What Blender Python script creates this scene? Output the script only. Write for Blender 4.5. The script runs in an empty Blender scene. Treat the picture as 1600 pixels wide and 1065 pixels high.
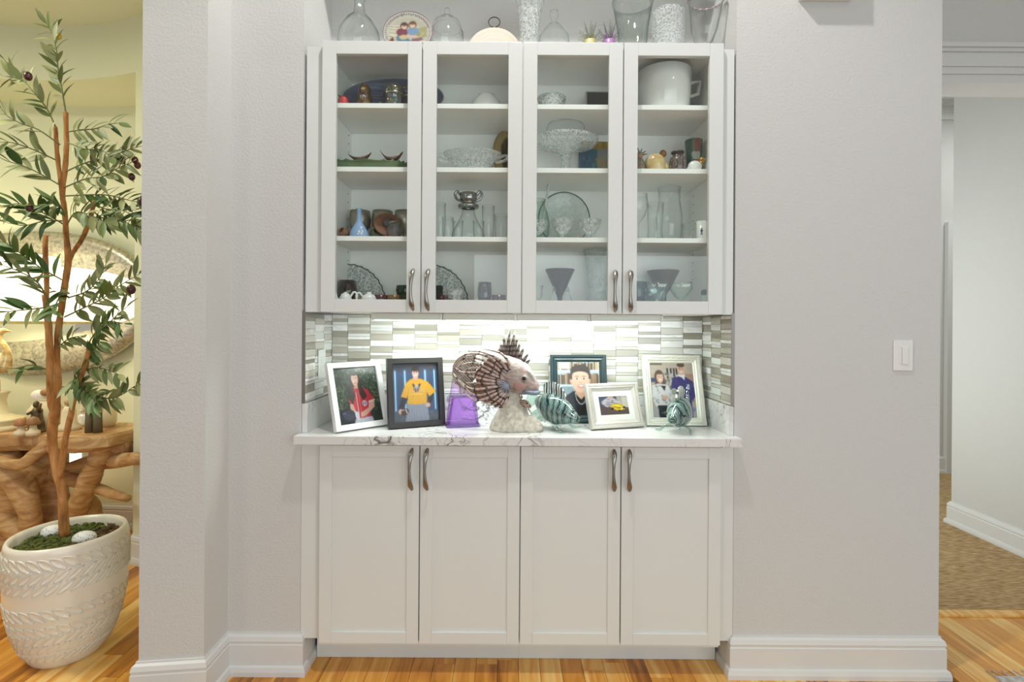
import bpy, bmesh, math, random
import numpy as np
from mathutils import Vector, Matrix, Euler

random.seed(7)
rng = np.random.default_rng(7)
SC = bpy.context.scene
COL = SC.collection

# ------------------------------------------------------------------ camera
F, CY, EYE, PX, PY, ROLL = 797.0, -1.95, 1.33, 797.0, 508.0, 0.0065
cam_d = bpy.data.cameras.new('camera')
cam_d.sensor_width = 36.0
cam_d.lens = F * 36.0 / 1600.0
cam_d.shift_x = (800 - PX) / 1600.0
cam_d.shift_y = -(532.5 - PY) / 1600.0
cam_d.clip_start = 0.05
cam = bpy.data.objects.new('camera', cam_d)
COL.objects.link(cam)
cam.matrix_world = Matrix.Translation((0, CY, EYE)) @ Matrix.Rotation(math.pi / 2, 4, 'X') @ Matrix.Rotation(ROLL, 4, 'Z')
SC.camera = cam

# ------------------------------------------------------------------ exposure, world, lights
SC.view_settings.view_transform = 'Standard'
SC.view_settings.look = 'None'
SC.view_settings.gamma = 1.0
SC.view_settings.use_curve_mapping = False
SC.view_settings.exposure = -0.06
SC.cycles.transparent_max_bounces = 48
SC.cycles.max_bounces = 12
SC.cycles.diffuse_bounces = 5
SC.cycles.use_denoising = True

world = bpy.data.worlds.new('world')
SC.world = world
world.use_nodes = True
world.node_tree.nodes['Background'].inputs[0].default_value = (0.9, 0.95, 1.0, 1)
world.node_tree.nodes['Background'].inputs[1].default_value = 0.5


def light(name, kind, loc, energy, color=(1, 1, 1), rot=(0, 0, 0), size=None, size_y=None, radius=None, spot=None, blend=0.5, shape=None):
    d = bpy.data.lights.new(name, kind)
    d.energy = energy
    d.color = color
    if kind == 'AREA':
        d.shape = shape or ('RECTANGLE' if size_y else 'SQUARE')
        d.size = size
        if size_y:
            d.size_y = size_y
    elif radius is not None:
        d.shadow_soft_size = radius
    if kind == 'SPOT':
        d.spot_size = spot
        d.spot_blend = blend
    o = bpy.data.objects.new(name, d)
    o.location = loc
    o.rotation_euler = rot
    COL.objects.link(o)
    return o


R90 = math.pi / 2
CEIL = 3.86
# recessed downlight over the cabinet (crisp counter shadow), more cans in the room
light('downlight_key', 'SPOT', (0.03, -0.73, CEIL - 0.03), 135, (1, .98, .95), radius=0.045, spot=math.radians(140), blend=0.6)
for i, (lx, ly) in enumerate([(-2.4, -3.0), (2.0, -3.0)]):
    light('downlight_room', 'AREA', (lx, ly, CEIL - 0.03), 12, (1, .98, .95), size=0.16, shape='DISK')
# daylight through the windows; the rear-left and right ones are added for fill
DAY = (.86, .955, 1.0)
light('window_daylight', 'AREA', (1.2, -5.12, 1.2), 72, DAY, rot=(R90, 0, 0), size=3.4, size_y=2.2)
light('window_daylight', 'AREA', (-3.5, -5.12, 1.2), 10, DAY, rot=(R90, 0, 0), size=1.9, size_y=2.2)
light('side_window_fill', 'AREA', (-4.92, -3.2, 1.5), 6, DAY, rot=(0, -R90, 0), size=2.2, size_y=2.3)
light('side_window_fill', 'AREA', (3.12, -3.9, 1.5), 42, DAY, rot=(0, R90, 0), size=2.2, size_y=2.3)
# warm foyer fixture, hall fixture
light('foyer_fixture', 'AREA', (-2.75, -0.55, 2.98), 37, (1, .97, .80), size=0.7, shape='DISK')
light('hall_fixture', 'AREA', (4.3, 1.7, 3.33), 26, (.97, 1, .97), size=0.5, shape='DISK')
light('hall_fill', 'AREA', (1.66, 1.65, 1.35), 26, (.95, 1, .97), rot=(0, -R90, 0), size=2.1, size_y=1.9)  # added fill panel that evens the light on the hall wall


# ------------------------------------------------------------------ placement helpers
def W(px, py, Y):
    """Point of the photograph seen at world depth Y."""
    u, v = px - 800, py - 532.5
    c, s = math.cos(ROLL), math.sin(ROLL)
    x, y = 800 + u * c + v * s, 532.5 + v * c - u * s
    d = Y - CY
    return Vector(((x - PX) * d / F, Y, EYE - (y - PY) * d / F))


def S(Y):
    return F / (Y - CY)


# ------------------------------------------------------------------ materials
def lin(c):
    c = c / 255.0
    return c / 12.92 if c <= 0.04045 else ((c + 0.055) / 1.055) ** 2.4


def rgb(r, g, b):
    return (lin(r), lin(g), lin(b), 1)


MATS = {}


def base_mat(name):
    m = bpy.data.materials.new(name)
    m.use_nodes = True
    nt = m.node_tree
    return m, nt, nt.nodes['Principled BSDF'], nt.nodes, nt.links


def mat(name, col, rough=0.5, metal=0.0, bump=None, var=None, coat=0.0, spec=0.5, emit=None):
    """Principled material; bump=(scale,strength); var=(scale, colour2, contrast) noise mix."""
    if name in MATS:
        return MATS[name]
    m, nt, p, N, L = base_mat(name)
    p.inputs['Base Color'].default_value = rgb(*col)
    p.inputs['Roughness'].default_value = rough
    p.inputs['Metallic'].default_value = metal
    p.inputs['Specular IOR Level'].default_value = spec
    p.inputs['Coat Weight'].default_value = coat
    tc = None
    if bump or var:
        tc = N.new('ShaderNodeTexCoord')
    if bump:
        n = N.new('ShaderNodeTexNoise')
        n.inputs['Scale'].default_value = bump[0]
        n.inputs['Detail'].default_value = 4
        L.new(tc.outputs['Object'], n.inputs['Vector'])
        b = N.new('ShaderNodeBump')
        b.inputs['Strength'].default_value = bump[1]
        b.inputs['Distance'].default_value = bump[2] if len(bump) > 2 else 0.002
        L.new(n.outputs['Fac'], b.inputs['Height'])
        L.new(b.outputs['Normal'], p.inputs['Normal'])
    if var:
        n = N.new('ShaderNodeTexNoise')
        n.inputs['Scale'].default_value = var[0]
        n.inputs['Detail'].default_value = 5
        L.new(tc.outputs['Object'], n.inputs['Vector'])
        r = N.new('ShaderNodeValToRGB')
        k = var[2] if len(var) > 2 else 0.2
        r.color_ramp.elements[0].position = 0.5 - k
        r.color_ramp.elements[1].position = 0.5 + k
        r.color_ramp.elements[0].color = rgb(*col)
        r.color_ramp.elements[1].color = rgb(*var[1])
        L.new(n.outputs['Fac'], r.inputs['Fac'])
        L.new(r.outputs['Color'], p.inputs['Base Color'])
    if emit:
        p.inputs['Emission Color'].default_value = rgb(*emit[0])
        p.inputs['Emission Strength'].default_value = emit[1]
    MATS[name] = m
    return m


def glass(name, tint=(255, 255, 255), edge=0.30, rough=0.0, bump=None, ior=1.45, power=3.0, f0k=1.0, rim=(196, 204, 201), rimp=2.6, frost=0.0):
    """Thin-walled glass: transparent with a Fresnel reflection, denser towards its edges."""
    if name in MATS:
        return MATS[name]
    m = bpy.data.materials.new(name)
    m.use_nodes = True
    nt = m.node_tree
    N, L = nt.nodes, nt.links
    N.clear()
    out = N.new('ShaderNodeOutputMaterial')
    tr = N.new('ShaderNodeBsdfTransparent')
    tr.inputs[0].default_value = rgb(*tint)
    gl = N.new('ShaderNodeBsdfGlossy')
    gl.inputs['Roughness'].default_value = rough
    gl.inputs['Color'].default_value = (.95, .97, .97, 1)
    mx = N.new('ShaderNodeMixShader')
    f0 = ((ior - 1) / (ior + 1)) ** 2 * f0k
    lw = N.new('ShaderNodeLayerWeight')
    lw.inputs['Blend'].default_value = 0.5
    pw = N.new('ShaderNodeMath'); pw.operation = 'POWER'
    pw.inputs[1].default_value = power
    L.new(lw.outputs['Facing'], pw.inputs[0])
    mu = N.new('ShaderNodeMath'); mu.operation = 'MULTIPLY_ADD'
    mu.inputs[1].default_value = edge
    L.new(pw.outputs[0], mu.inputs[0])
    mu.inputs[2].default_value = f0
    mu.use_clamp = True
    fac = mu.outputs[0]
    if bump:
        tc = N.new('ShaderNodeTexCoord')
        if bump[2] == 'cut':
            n = N.new('ShaderNodeTexVoronoi')
            n.inputs['Scale'].default_value = bump[0]
            h = n.outputs['Distance']
        else:
            n = N.new('ShaderNodeTexNoise')
            n.inputs['Scale'].default_value = bump[0]
            h = n.outputs['Fac']
        L.new(tc.outputs['Object'], n.inputs['Vector'])
        b = N.new('ShaderNodeBump')
        b.inputs['Strength'].default_value = bump[1]
        b.inputs['Distance'].default_value = 0.01
        L.new(h, b.inputs['Height'])
        for nd in (gl, lw):
            L.new(b.outputs[0], nd.inputs['Normal'])
    if rim:
        p2 = N.new('ShaderNodeMath'); p2.operation = 'POWER'; p2.inputs[1].default_value = rimp
        L.new(lw.outputs['Facing'], p2.inputs[0])
        cm = N.new('ShaderNodeMix'); cm.data_type = 'RGBA'
        cm.inputs[6].default_value = rgb(*tint)
        cm.inputs[7].default_value = rgb(*[int(a_ * b_ / 255) for a_, b_ in zip(tint, rim)])
        L.new(p2.outputs[0], cm.inputs[0])
        L.new(cm.outputs[2], tr.inputs[0])
    L.new(fac, mx.inputs[0])
    L.new(tr.outputs[0], mx.inputs[1])
    L.new(gl.outputs[0], mx.inputs[2])
    last = mx.outputs[0]
    if frost and bump:
        df = N.new('ShaderNodeBsdfDiffuse'); df.inputs[0].default_value = (.9, .92, .92, 1)
        mr = N.new('ShaderNodeMapRange')
        mr.inputs['From Min'].default_value = .25; mr.inputs['From Max'].default_value = .6
        mr.inputs['To Max'].default_value = frost
        L.new(h, mr.inputs['Value'])
        m2 = N.new('ShaderNodeMixShader')
        L.new(mr.outputs[0], m2.inputs[0]); L.new(last, m2.inputs[1]); L.new(df.outputs[0], m2.inputs[2])
        last = m2.outputs[0]
    L.new(last, out.inputs[0])
    MATS[name] = m
    return m


def attr_mat(name, rough=0.35):
    if name in MATS:
        return MATS[name]
    m, nt, p, N, L = base_mat(name)
    a = N.new('ShaderNodeVertexColor')
    a.layer_name = 'print'
    L.new(a.outputs['Color'], p.inputs['Base Color'])
    p.inputs['Roughness'].default_value = rough
    MATS[name] = m
    return m


def ramp_mat(name, stops, vector='Object', kind='noise', scale=(1, 1, 1), detail=4, distort=0.0, rough=0.4, bump=0.0, rand=False, metal=0, coat=0.0, nscale=1.0, bands='X', origin=None):
    if name in MATS:
        return MATS[name]
    m, nt, p, N, L = base_mat(name)
    tc = N.new('ShaderNodeTexCoord')
    mp = N.new('ShaderNodeMapping')
    mp.inputs['Scale'].default_value = scale
    L.new(tc.outputs[vector], mp.inputs['Vector'])
    vec = mp.outputs[0]
    if rand:
        oi = N.new('ShaderNodeObjectInfo')
        ml = N.new('ShaderNodeMath'); ml.operation = 'MULTIPLY'; ml.inputs[1].default_value = 97.0
        L.new(oi.outputs['Random'], ml.inputs[0])
        ad = N.new('ShaderNodeVectorMath'); ad.operation = 'ADD'
        L.new(vec, ad.inputs[0]); L.new(ml.outputs[0], ad.inputs[1])
        vec = ad.outputs[0]
    if kind == 'wave':
        n = N.new('ShaderNodeTexWave')
        n.bands_direction = bands
        if origin is not None:
            n.wave_type = 'RINGS'
            n.rings_direction = 'SPHERICAL'
            mp.inputs['Location'].default_value = tuple(-o * c for o, c in zip(origin, scale))
        n.inputs['Distortion'].default_value = distort
        n.inputs['Detail'].default_value = detail
        n.inputs['Detail Scale'].default_value = 1.5
    elif kind == 'voronoi':
        n = N.new('ShaderNodeTexVoronoi')
    else:
        n = N.new('ShaderNodeTexNoise')
        n.inputs['Detail'].default_value = detail
        n.inputs['Distortion'].default_value = distort
    n.inputs['Scale'].default_value = nscale
    L.new(vec, n.inputs['Vector'])
    fac = n.outputs['Color'] if kind == 'voronoi' else n.outputs['Fac']
    if rand:
        mr = N.new('ShaderNodeMath'); mr.operation = 'MULTIPLY_ADD'
        mr.inputs[1].default_value = 0.34
        sb = N.new('ShaderNodeMath'); sb.operation = 'SUBTRACT'; sb.inputs[1].default_value = 0.5
        L.new(oi.outputs['Random'], sb.inputs[0]); L.new(sb.outputs[0], mr.inputs[0]); L.new(fac, mr.inputs[2])
        fac = mr.outputs[0]
    r = N.new('ShaderNodeValToRGB')
    el = r.color_ramp.elements
    while len(el) < len(stops):
        el.new(0.5)
    for e, (pos, c) in zip(el, stops):
        e.position = pos; e.color = rgb(*c)
    L.new(fac, r.inputs['Fac'])
    L.new(r.outputs['Color'], p.inputs['Base Color'])
    p.inputs['Roughness'].default_value = rough
    p.inputs['Metallic'].default_value = metal
    p.inputs['Coat Weight'].default_value = coat
    if bump:
        b = N.new('ShaderNodeBump'); b.inputs['Strength'].default_value = bump; b.inputs['Distance'].default_value = 0.004
        L.new(n.outputs['Fac'] if kind != 'voronoi' else n.outputs['Distance'], b.inputs['Height'])
        L.new(b.outputs[0], p.inputs['Normal'])
    MATS[name] = m
    return m


WALL = mat('wall_paint', (202, 202, 199), .75, bump=(110, .42, .004))
CEILM = mat('ceiling_paint', (226, 226, 224), .8)
TRIM = mat('trim_paint', (213, 214, 212), .4)
CAB = mat('cabinet_paint', (215, 218, 215), .38)
CABIN = mat('cabinet_interior', (249, 248, 244), .5)
FOYER = mat('foyer_paint', (218, 219, 190), .7)
NICKEL = mat('brushed_nickel', (150, 147, 141), .34, 1.0)
STEEL = mat('steel', (170, 170, 170), .25, 1.0)
DARKMETAL = mat('dark_metal', (70, 66, 62), .4, 1.0)
PLASTIC = mat('white_plastic', (224, 224, 221), .3)
PANE = glass('door_glass', (252, 254, 253), edge=0.5, ior=1.5, power=5.0, f0k=.6, rim=None)
CLEAR = glass('clear_glass', (254, 255, 255), edge=.42, ior=1.4, power=3.0, rim=(194, 198, 197), rimp=4.0)
CUT = glass('cut_crystal', (252, 253, 253), edge=.6, bump=(85, 1.0, 'cut'), power=1.6, f0k=2.5, frost=.22)
CUTF = glass('fine_cut_crystal', (249, 251, 251), edge=.6, bump=(150, 1.0, 'cut'), power=1.4, rough=.05, f0k=2.5, frost=.30)
GREENISH = glass('pale_green_glass', (247, 252, 249), edge=.36)

# ------------------------------------------------------------------ object helpers


def link(o, parent=None):
    COL.objects.link(o)
    if parent is not None:
        o.parent = parent
    return o


def tag(o, label=None, cat=None, group=None, kind=None):
    if label: o['label'] = label
    if cat: o['category'] = cat
    if group: o['group'] = group
    if kind: o['kind'] = kind
    return o


def empty(name, loc=(0, 0, 0), rotz=0.0, label=None, cat=None, group=None, kind=None, rot=None, parent=None):
    o = bpy.data.objects.new(name, None)
    o.empty_display_size = 0.05
    link(o, parent)
    o.location = loc
    o.rotation_euler = rot if rot else (0, 0, rotz)
    return tag(o, label, cat, group, kind)


def mesh(name, verts, faces, m, parent=None, smooth=False, loc=None, mats=None, fm=None):
    me = bpy.data.meshes.new(name)
    me.from_pydata([tuple(v) for v in verts], [], faces)
    if mats:
        for x in mats: me.materials.append(x)
        if fm: me.polygons.foreach_set('material_index', fm)
    else:
        me.materials.append(m)
    if smooth:
        me.polygons.foreach_set('use_smooth', [True] * len(me.polygons))
    me.update()
    o = bpy.data.objects.new(name, me)
    link(o, parent)
    if loc is not None:
        o.location = loc
    return o


class MB:
    def __init__(self):
        self.v = []; self.f = []

    def add(self, v, f):
        n = len(self.v)
        self.v += [Vector(x) for x in v]
        self.f += [[i + n for i in q] for q in f]
        return self

    def box(self, x0, x1, y0, y1, z0, z1, b=0.0):
        if b <= 0:
            v = [(x, y, z) for z in (z0, z1) for y in (y0, y1) for x in (x0, x1)]
            f = [[0, 2, 3, 1], [4, 5, 7, 6], [0, 1, 5, 4], [2, 6, 7, 3], [0, 4, 6, 2], [1, 3, 7, 5]]
            return self.add(v, f)
        bm = bmesh.new()
        bmesh.ops.create_cube(bm, size=1.0)
        for q in bm.verts:
            q.co = ((x0 + x1) / 2 + q.co.x * (x1 - x0), (y0 + y1) / 2 + q.co.y * (y1 - y0), (z0 + z1) / 2 + q.co.z * (z1 - z0))
        bmesh.ops.bevel(bm, geom=list(bm.edges), offset=b, segments=2, affect='EDGES', profile=0.6)
        self.bm(bm)
        return self

    def bm(self, bm):
        bm.verts.index_update()
        self.add([v.co.copy() for v in bm.verts], [[v.index for v in f.verts] for f in bm.faces])
        bm.free()
        return self

    def lathe(self, prof, seg=28, c=(0, 0, 0), sx=1.0, sy=1.0, ripple=None):
        n0 = len(prof)
        v = []; f = []
        idx = []
        for k, (r, z) in enumerate(prof):
            if r <= 1e-6:
                idx.append([len(v)] * seg); v.append((c[0], c[1], c[2] + z))
            else:
                row = []
                for i in range(seg):
                    a = 2 * math.pi * i / seg
                    rr = r * (1 + ripple[0] * math.cos(ripple[1] * a)) if ripple else r
                    row.append(len(v)); v.append((c[0] + rr * sx * math.cos(a), c[1] + rr * sy * math.sin(a), c[2] + z))
                idx.append(row)
        for k in range(n0 - 1):
            A, B = idx[k], idx[k + 1]
            for i in range(seg):
                j = (i + 1) % seg
                q = [A[i], A[j], B[j], B[i]]
                q = [x for t, x in enumerate(q) if x not in q[:t]]
                if len(q) > 2: f.append(q)
        return self.add(v, f)

    def tube(self, pts, rad, seg=8, cap=True, flat=1.0):
        pts = [Vector(p) for p in pts]
        if not hasattr(rad, '__len__'): rad = [rad] * len(pts)
        v = []; f = []
        nrm = None
        for i, p in enumerate(pts):
            t = (pts[min(i + 1, len(pts) - 1)] - pts[max(i - 1, 0)]).normalized()
            if nrm is None:
                nrm = t.orthogonal().normalized()
            nrm = (nrm - t * nrm.dot(t))
            nrm = nrm.normalized() if nrm.length > 1e-6 else t.orthogonal().normalized()
            bn = t.cross(nrm)
            for k in range(seg):
                a = 2 * math.pi * k / seg
                v.append(p + nrm * (math.cos(a) * rad[i]) + bn * (math.sin(a) * rad[i] * flat))
        for i in range(len(pts) - 1):
            for k in range(seg):
                j = (k + 1) % seg
                f.append([i * seg + k, i * seg + j, (i + 1) * seg + j, (i + 1) * seg + k])
        if cap:
            f.append(list(range(seg))[::-1])
            f.append([(len(pts) - 1) * seg + k for k in range(seg)])
        return self.add(v, f)

    def ball(self, c, rx, ry=None, rz=None, seg=16, rings=10, rot=None):
        ry = rx if ry is None else ry
        rz = rx if rz is None else rz
        n = len(self.v)
        prof = [(math.sin(math.pi * i / rings), -math.cos(math.pi * i / rings)) for i in range(rings + 1)]
        prof[0] = (0, -1); prof[-1] = (0, 1)
        self.lathe(prof, seg)
        for q in self.v[n:]:
            w = Vector((q.x * rx, q.y * ry, q.z * rz))
            if rot: w.rotate(rot)
            q[:] = w + Vector(c)
        return self

    def prism(self, outline, d, axis_y0=0.0):
        """outline in x,z extruded along +y by d."""
        n = len(outline)
        v = [(x, axis_y0, z) for x, z in outline] + [(x, axis_y0 + d, z) for x, z in outline]
        f = [list(range(n)), [n + i for i in range(n)][::-1]]
        for i in range(n):
            j = (i + 1) % n
            f.append([i, i + n, j + n, j])
        return self.add(v, f)

    def jitter(self, amp, scale=20.0, seed=0):
        from mathutils import noise
        for q in self.v:
            q += noise.noise_vector(q * scale + Vector((seed, seed * 2.3, 0))) * amp
        return self

    def xform(self, M):
        for q in self.v: q[:] = M @ q
        return self

    def build(self, name, m, parent=None, smooth=False, loc=None, rot=None, fix=True):
        o = mesh(name, self.v, self.f, m, parent, smooth, loc)
        if rot: o.rotation_euler = rot
        if fix:
            bm = bmesh.new(); bm.from_mesh(o.data)
            bmesh.ops.recalc_face_normals(bm, faces=list(bm.faces))
            bm.to_mesh(o.data); bm.free()
        return o


def box(name, x0, x1, y0, y1, z0, z1, m, parent=None, b=0.0):
    return MB().box(x0, x1, y0, y1, z0, z1, b).build(name, m, parent, fix=False)


def struct(o, label=None):
    o['kind'] = 'structure'
    if label: o['label'] = label
    return o


def smooth_poly(pts, n=6):
    """Catmull-Rom through points."""
    P = [Vector(p) for p in pts]
    P = [P[0] * 2 - P[1]] + P + [P[-1] * 2 - P[-2]]
    out = []
    for i in range(1, len(P) - 2):
        for k in range(n):
            t = k / n
            a, b, c, d = P[i - 1:i + 3]
            out.append(0.5 * ((2 * b) + (c - a) * t + (2 * a - 5 * b + 4 * c - d) * t * t + (3 * b - a - 3 * c + d) * t ** 3))
    out.append(P[-2])
    return out


def interp(a, n):
    a = list(a)
    return list(np.interp(np.linspace(0, 1, n), np.linspace(0, 1, len(a)), a))


# ------------------------------------------------------------------ printed pictures (flat prints painted as colour attributes)
class Canvas:
    def __init__(self, w, h, col):
        self.w, self.h = w, h
        self.im = np.ones((h, w, 3)) * np.array(col, float)
        self.u, self.v = np.meshgrid((np.arange(w) + .5) / w, (np.arange(h) + .5) / h)

    def put(self, mask, col, a=1.0):
        k = np.clip(mask, 0, 1)[..., None] * a
        self.im = self.im * (1 - k) + np.array(col, float) * k
        return self

    def ell(self, cx, cy, rx, ry, col, a=1.0, rot=0.0, soft=.12):
        du, dv = self.u - cx, self.v - cy
        c, s = math.cos(rot), math.sin(rot)
        x, y = (du * c + dv * s) / rx, (-du * s + dv * c) / ry
        return self.put((1 - np.sqrt(x * x + y * y)) / soft + .5, col, a)

    def poly(self, pts, col, a=1.0):
        ins = np.zeros(self.u.shape, bool)
        n = len(pts)
        for i in range(n):
            x1, y1 = pts[i]; x2, y2 = pts[(i + 1) % n]
            c = ((y1 > self.v) != (y2 > self.v)) & (self.u < (x2 - x1) * (self.v - y1) / (y2 - y1 + 1e-12) + x1)
            ins ^= c
        return self.put(ins.astype(float), col, a)

    def rect(self, x0, y0, x1, y1, col, a=1.0):
        return self.put(((self.u >= x0) & (self.u <= x1) & (self.v >= y0) & (self.v <= y1)).astype(float), col, a)

    def line(self, x0, y0, x1, y1, w, col, a=1.0, asp=1.0):
        dx, dy = x1 - x0, (y1 - y0) * asp
        t = np.clip(((self.u - x0) * dx + (self.v - y0) * asp * dy) / (dx * dx + dy * dy + 1e-12), 0, 1)
        d = np.hypot(self.u - x0 - t * dx, (self.v - y0) * asp - t * dy)
        return self.put((w - d) / (w * .5), col, a)

    def blobs(self, n, x0, y0, x1, y1, r0, r1, cols, a=.8):
        for _ in range(n):
            c = cols[rng.integers(len(cols))]
            self.ell(rng.uniform(x0, x1), rng.uniform(y0, y1), rng.uniform(r0, r1), rng.uniform(r0, r1), c, a * rng.uniform(.4, 1), soft=.6)
        return self

    def noise(self, amp):
        self.im += rng.normal(0, amp, self.im.shape[:2])[..., None]
        return self

    def build(self, name, m, parent, fn, thick=None):
        """fn(u, v) -> point; makes a fine sheet carrying the picture."""
        w, h = self.w, self.h
        vs = [fn((i + .5) / w if 0 < i < w - 1 else (0 if i == 0 else 1), (j + .5) / h if 0 < j < h - 1 else (0 if j == 0 else 1)) for j in range(h) for i in range(w)]
        fs = [[j * w + i, (j + 1) * w + i, (j + 1) * w + i + 1, j * w + i + 1] for j in range(h - 1) for i in range(w - 1)]
        o = mesh(name, vs, fs, m, parent, smooth=True)
        at = o.data.color_attributes.new('print', 'FLOAT_COLOR', 'POINT')
        im = np.pad(self.im, ((1, 1), (1, 1), (0, 0)), mode='edge')
        im = (im[1:-1, 1:-1] * 2 + im[:-2, 1:-1] + im[2:, 1:-1] + im[1:-1, :-2] + im[1:-1, 2:]) / 6
        im = np.clip(im * .80 + 8, 0, 255) / 255  # darkened, with blacks lifted: haze of glass glare put into the colours
        im = np.where(im <= .04045, im / 12.92, ((im + .055) / 1.055) ** 2.4)
        buf = np.ones((h * w, 4), np.float32)
        buf[:, :3] = im.reshape(-1, 3)
        at.data.foreach_set('color', buf.ravel())
        return o


PRINT = attr_mat('photo_print', .3)
GLAZE = attr_mat('painted_glaze', .15)

# ================================================================== STRUCTURE
WOOD = ramp_mat('floor_wood', [(.20, (138, 82, 24)), (.38, (200, 132, 48)), (.55, (224, 162, 72)), (.74, (240, 200, 124))],
                scale=(11, .9, 11), detail=7, distort=1.2, rough=.28, rand=True, nscale=1.6)
SUBFLOOR = mat('subfloor', (120, 76, 34), .6, var=(6, (150, 96, 44)))
AX0, AX1, AYB, ATOP = -.795, .859, .305, 2.95      # cabinet alcove

floor = struct(box('floor', -5.2, 6.2, -5.4, 3.2, -.10, -.012, SUBFLOOR), 'golden hardwood strip floor')


def floor_planks(x0, x1, y0, y1, pw=.083):
    n = int((x1 - x0) / pw)
    for i in range(n):
        y = y0 - random.uniform(0, .8)
        while y < y1:
            ln = random.choice((.55, .8, 1.05, 1.3))
            a, b = max(y, y0), min(y + ln, y1)
            if b - a > .004:
                key = 'plank%.3f' % (b - a)
                me = bpy.data.meshes.get(key)
                if me is None:
                    mb = MB().box(.0007, pw - .0007, 0, b - a - .0012, -.0119, 0)
                    o = mb.build('floor_plank', WOOD, floor, fix=False); o.data.name = key
                else:
                    o = bpy.data.objects.new('floor_plank', me); link(o, floor)
                o.location = (x0 + i * pw, a, 0)
            y += ln


floor_planks(-1.12, 1.70, -.85, .10)
floor_planks(-3.2, -1.29, -.85, 1.38)
floor_planks(1.70, 3.02, -.85, .41)

CARPET = ramp_mat('sisal_carpet', [(.3, (112, 88, 56)), (.5, (172, 142, 98)), (.7, (208, 180, 136))], scale=(12, 150, 30), detail=3, rough=.95, bump=.6, nscale=1.5)
carpet = struct(box('floor_carpet', 1.60, 6.0, .43, 3.0, -.012, .004, CARPET), 'brown woven sisal carpet in the hall')
thr = struct(box('trim_1', 1.70, 3.01, .40, .45, -.0118, .008, WOOD, b=.003), 'wooden threshold strip at the hall')

struct(box('ceiling', -5.2, 3.3, -5.35, .55, CEIL, CEIL + .1, CEILM))
struct(box('ceiling_hall', 1.5, 6.2, .55, 3.2, 3.40, 3.5, CEILM))
struct(box('ceiling_foyer', -4.9, -1.29, -1.3, 1.6, 3.04, 3.14, FOYER))
struct(box('wall_foyer_fascia', -5.0, -1.29, -1.42, -1.3, 3.04, CEIL, WALL))

# main wall: the block right of the alcove, alcove shell, narrow return on the left
struct(box('wall_right', AX1, 1.645, 0, .42, 0, CEIL, WALL), 'white textured wall right of the cabinets')
struct(box('wall_alcove_back', AX0 - .27, AX1, AYB, AYB + .12, 0, CEIL, WALL))
struct(box('wall_left', -1.073, AX0, 0, AYB, 0, CEIL, WALL), 'white wall left of the cabinets')
struct(box('wall_alcove_top', AX0, AX1, 0, AYB, ATOP, CEIL, WALL))
# pillar between the cabinet wall and the foyer
P4 = [(-1.073, -.150), (-1.285, -.175), (-1.285, .43), (-1.073, .43)]
pv = [(x, y, z) for z in (0, CEIL) for x, y in P4]
struct(mesh('wall_pillar', pv, [[3, 2, 1, 0], [4, 5, 6, 7], [0, 1, 5, 4], [1, 2, 6, 5], [2, 3, 7, 6], [3, 0, 4, 7]], WALL), 'white pillar at the foyer opening')

# room behind the camera
def wall_with_hole(name, axis, pos, a0, a1, h0, h1, z0, z1, th):
    mb = MB()
    def bx(u0, u1, zz0, zz1):
        if axis == 'y': mb.box(u0, u1, pos, pos + th, zz0, zz1)
        else: mb.box(pos, pos + th, u0, u1, zz0, zz1)
    bx(a0, h0, 0, CEIL); bx(h1, a1, 0, CEIL); bx(h0, h1, 0, z0); bx(h0, h1, z1, CEIL)
    return struct(mb.build(name, WALL, fix=False))


struct(box('wall_back', -2.5, -.5, -5.35, -5.2, 0, CEIL, WALL))
struct(box('wall_back', -5.2, 3.3, -5.35, -5.2, 2.32, CEIL, WALL))
struct(box('wall_back', -5.2, -4.5, -5.35, -5.2, 0, 2.32, WALL))
struct(box('wall_back', 2.95, 3.3, -5.35, -5.2, 0, 2.32, WALL))
struct(box('wall_back', -5.2, 3.3, -5.35, -5.2, 0, .08, WALL))
wall_with_hole('wall_far_left', 'x', -5.1, -5.35, 1.6, -4.35, -2.05, .4, 2.6, .12)
wall_with_hole('wall_side_right', 'x', 3.2, -5.35, .55, -5.05, -2.75, .4, 2.6, .12)
for nm, x0, x1, y0, y1, z0, z1 in (('window_1', -.5, 2.95, -5.28, -5.21, .08, 2.32), ('fill_window_2', -4.5, -2.5, -5.28, -5.21, .08, 2.32), ('window_3', -5.05, -4.98, -4.35, -2.05, .4, 2.6), ('fill_window_4', 3.21, 3.28, -5.05, -2.75, .4, 2.6)):  # rear-left and right frames belong to windows added for fill light
    w = MB()
    if x1 - x0 > y1 - y0:
        n = 4
        for i in range(n + 1):
            c = x0 + (x1 - x0) * i / n
            w.box(c - .04, c + .04, y0, y1, z0, z1)
        w.box(x0, x1, y0, y1, z0, z0 + .08); w.box(x0, x1, y0, y1, z1 - .08, z1); w.box(x0, x1, y0, y1, 1.1, 1.14)
    else:
        for i in range(3):
            c = y0 + (y1 - y0) * i / 2
            w.box(x0, x1, c - .05, c + .05, z0, z1)
        w.box(x0, x1, y0, y1, z0, z0 + .1); w.box(x0, x1, y0, y1, z1 - .1, z1)
    struct(w.build(nm, TRIM, fix=False))

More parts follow.
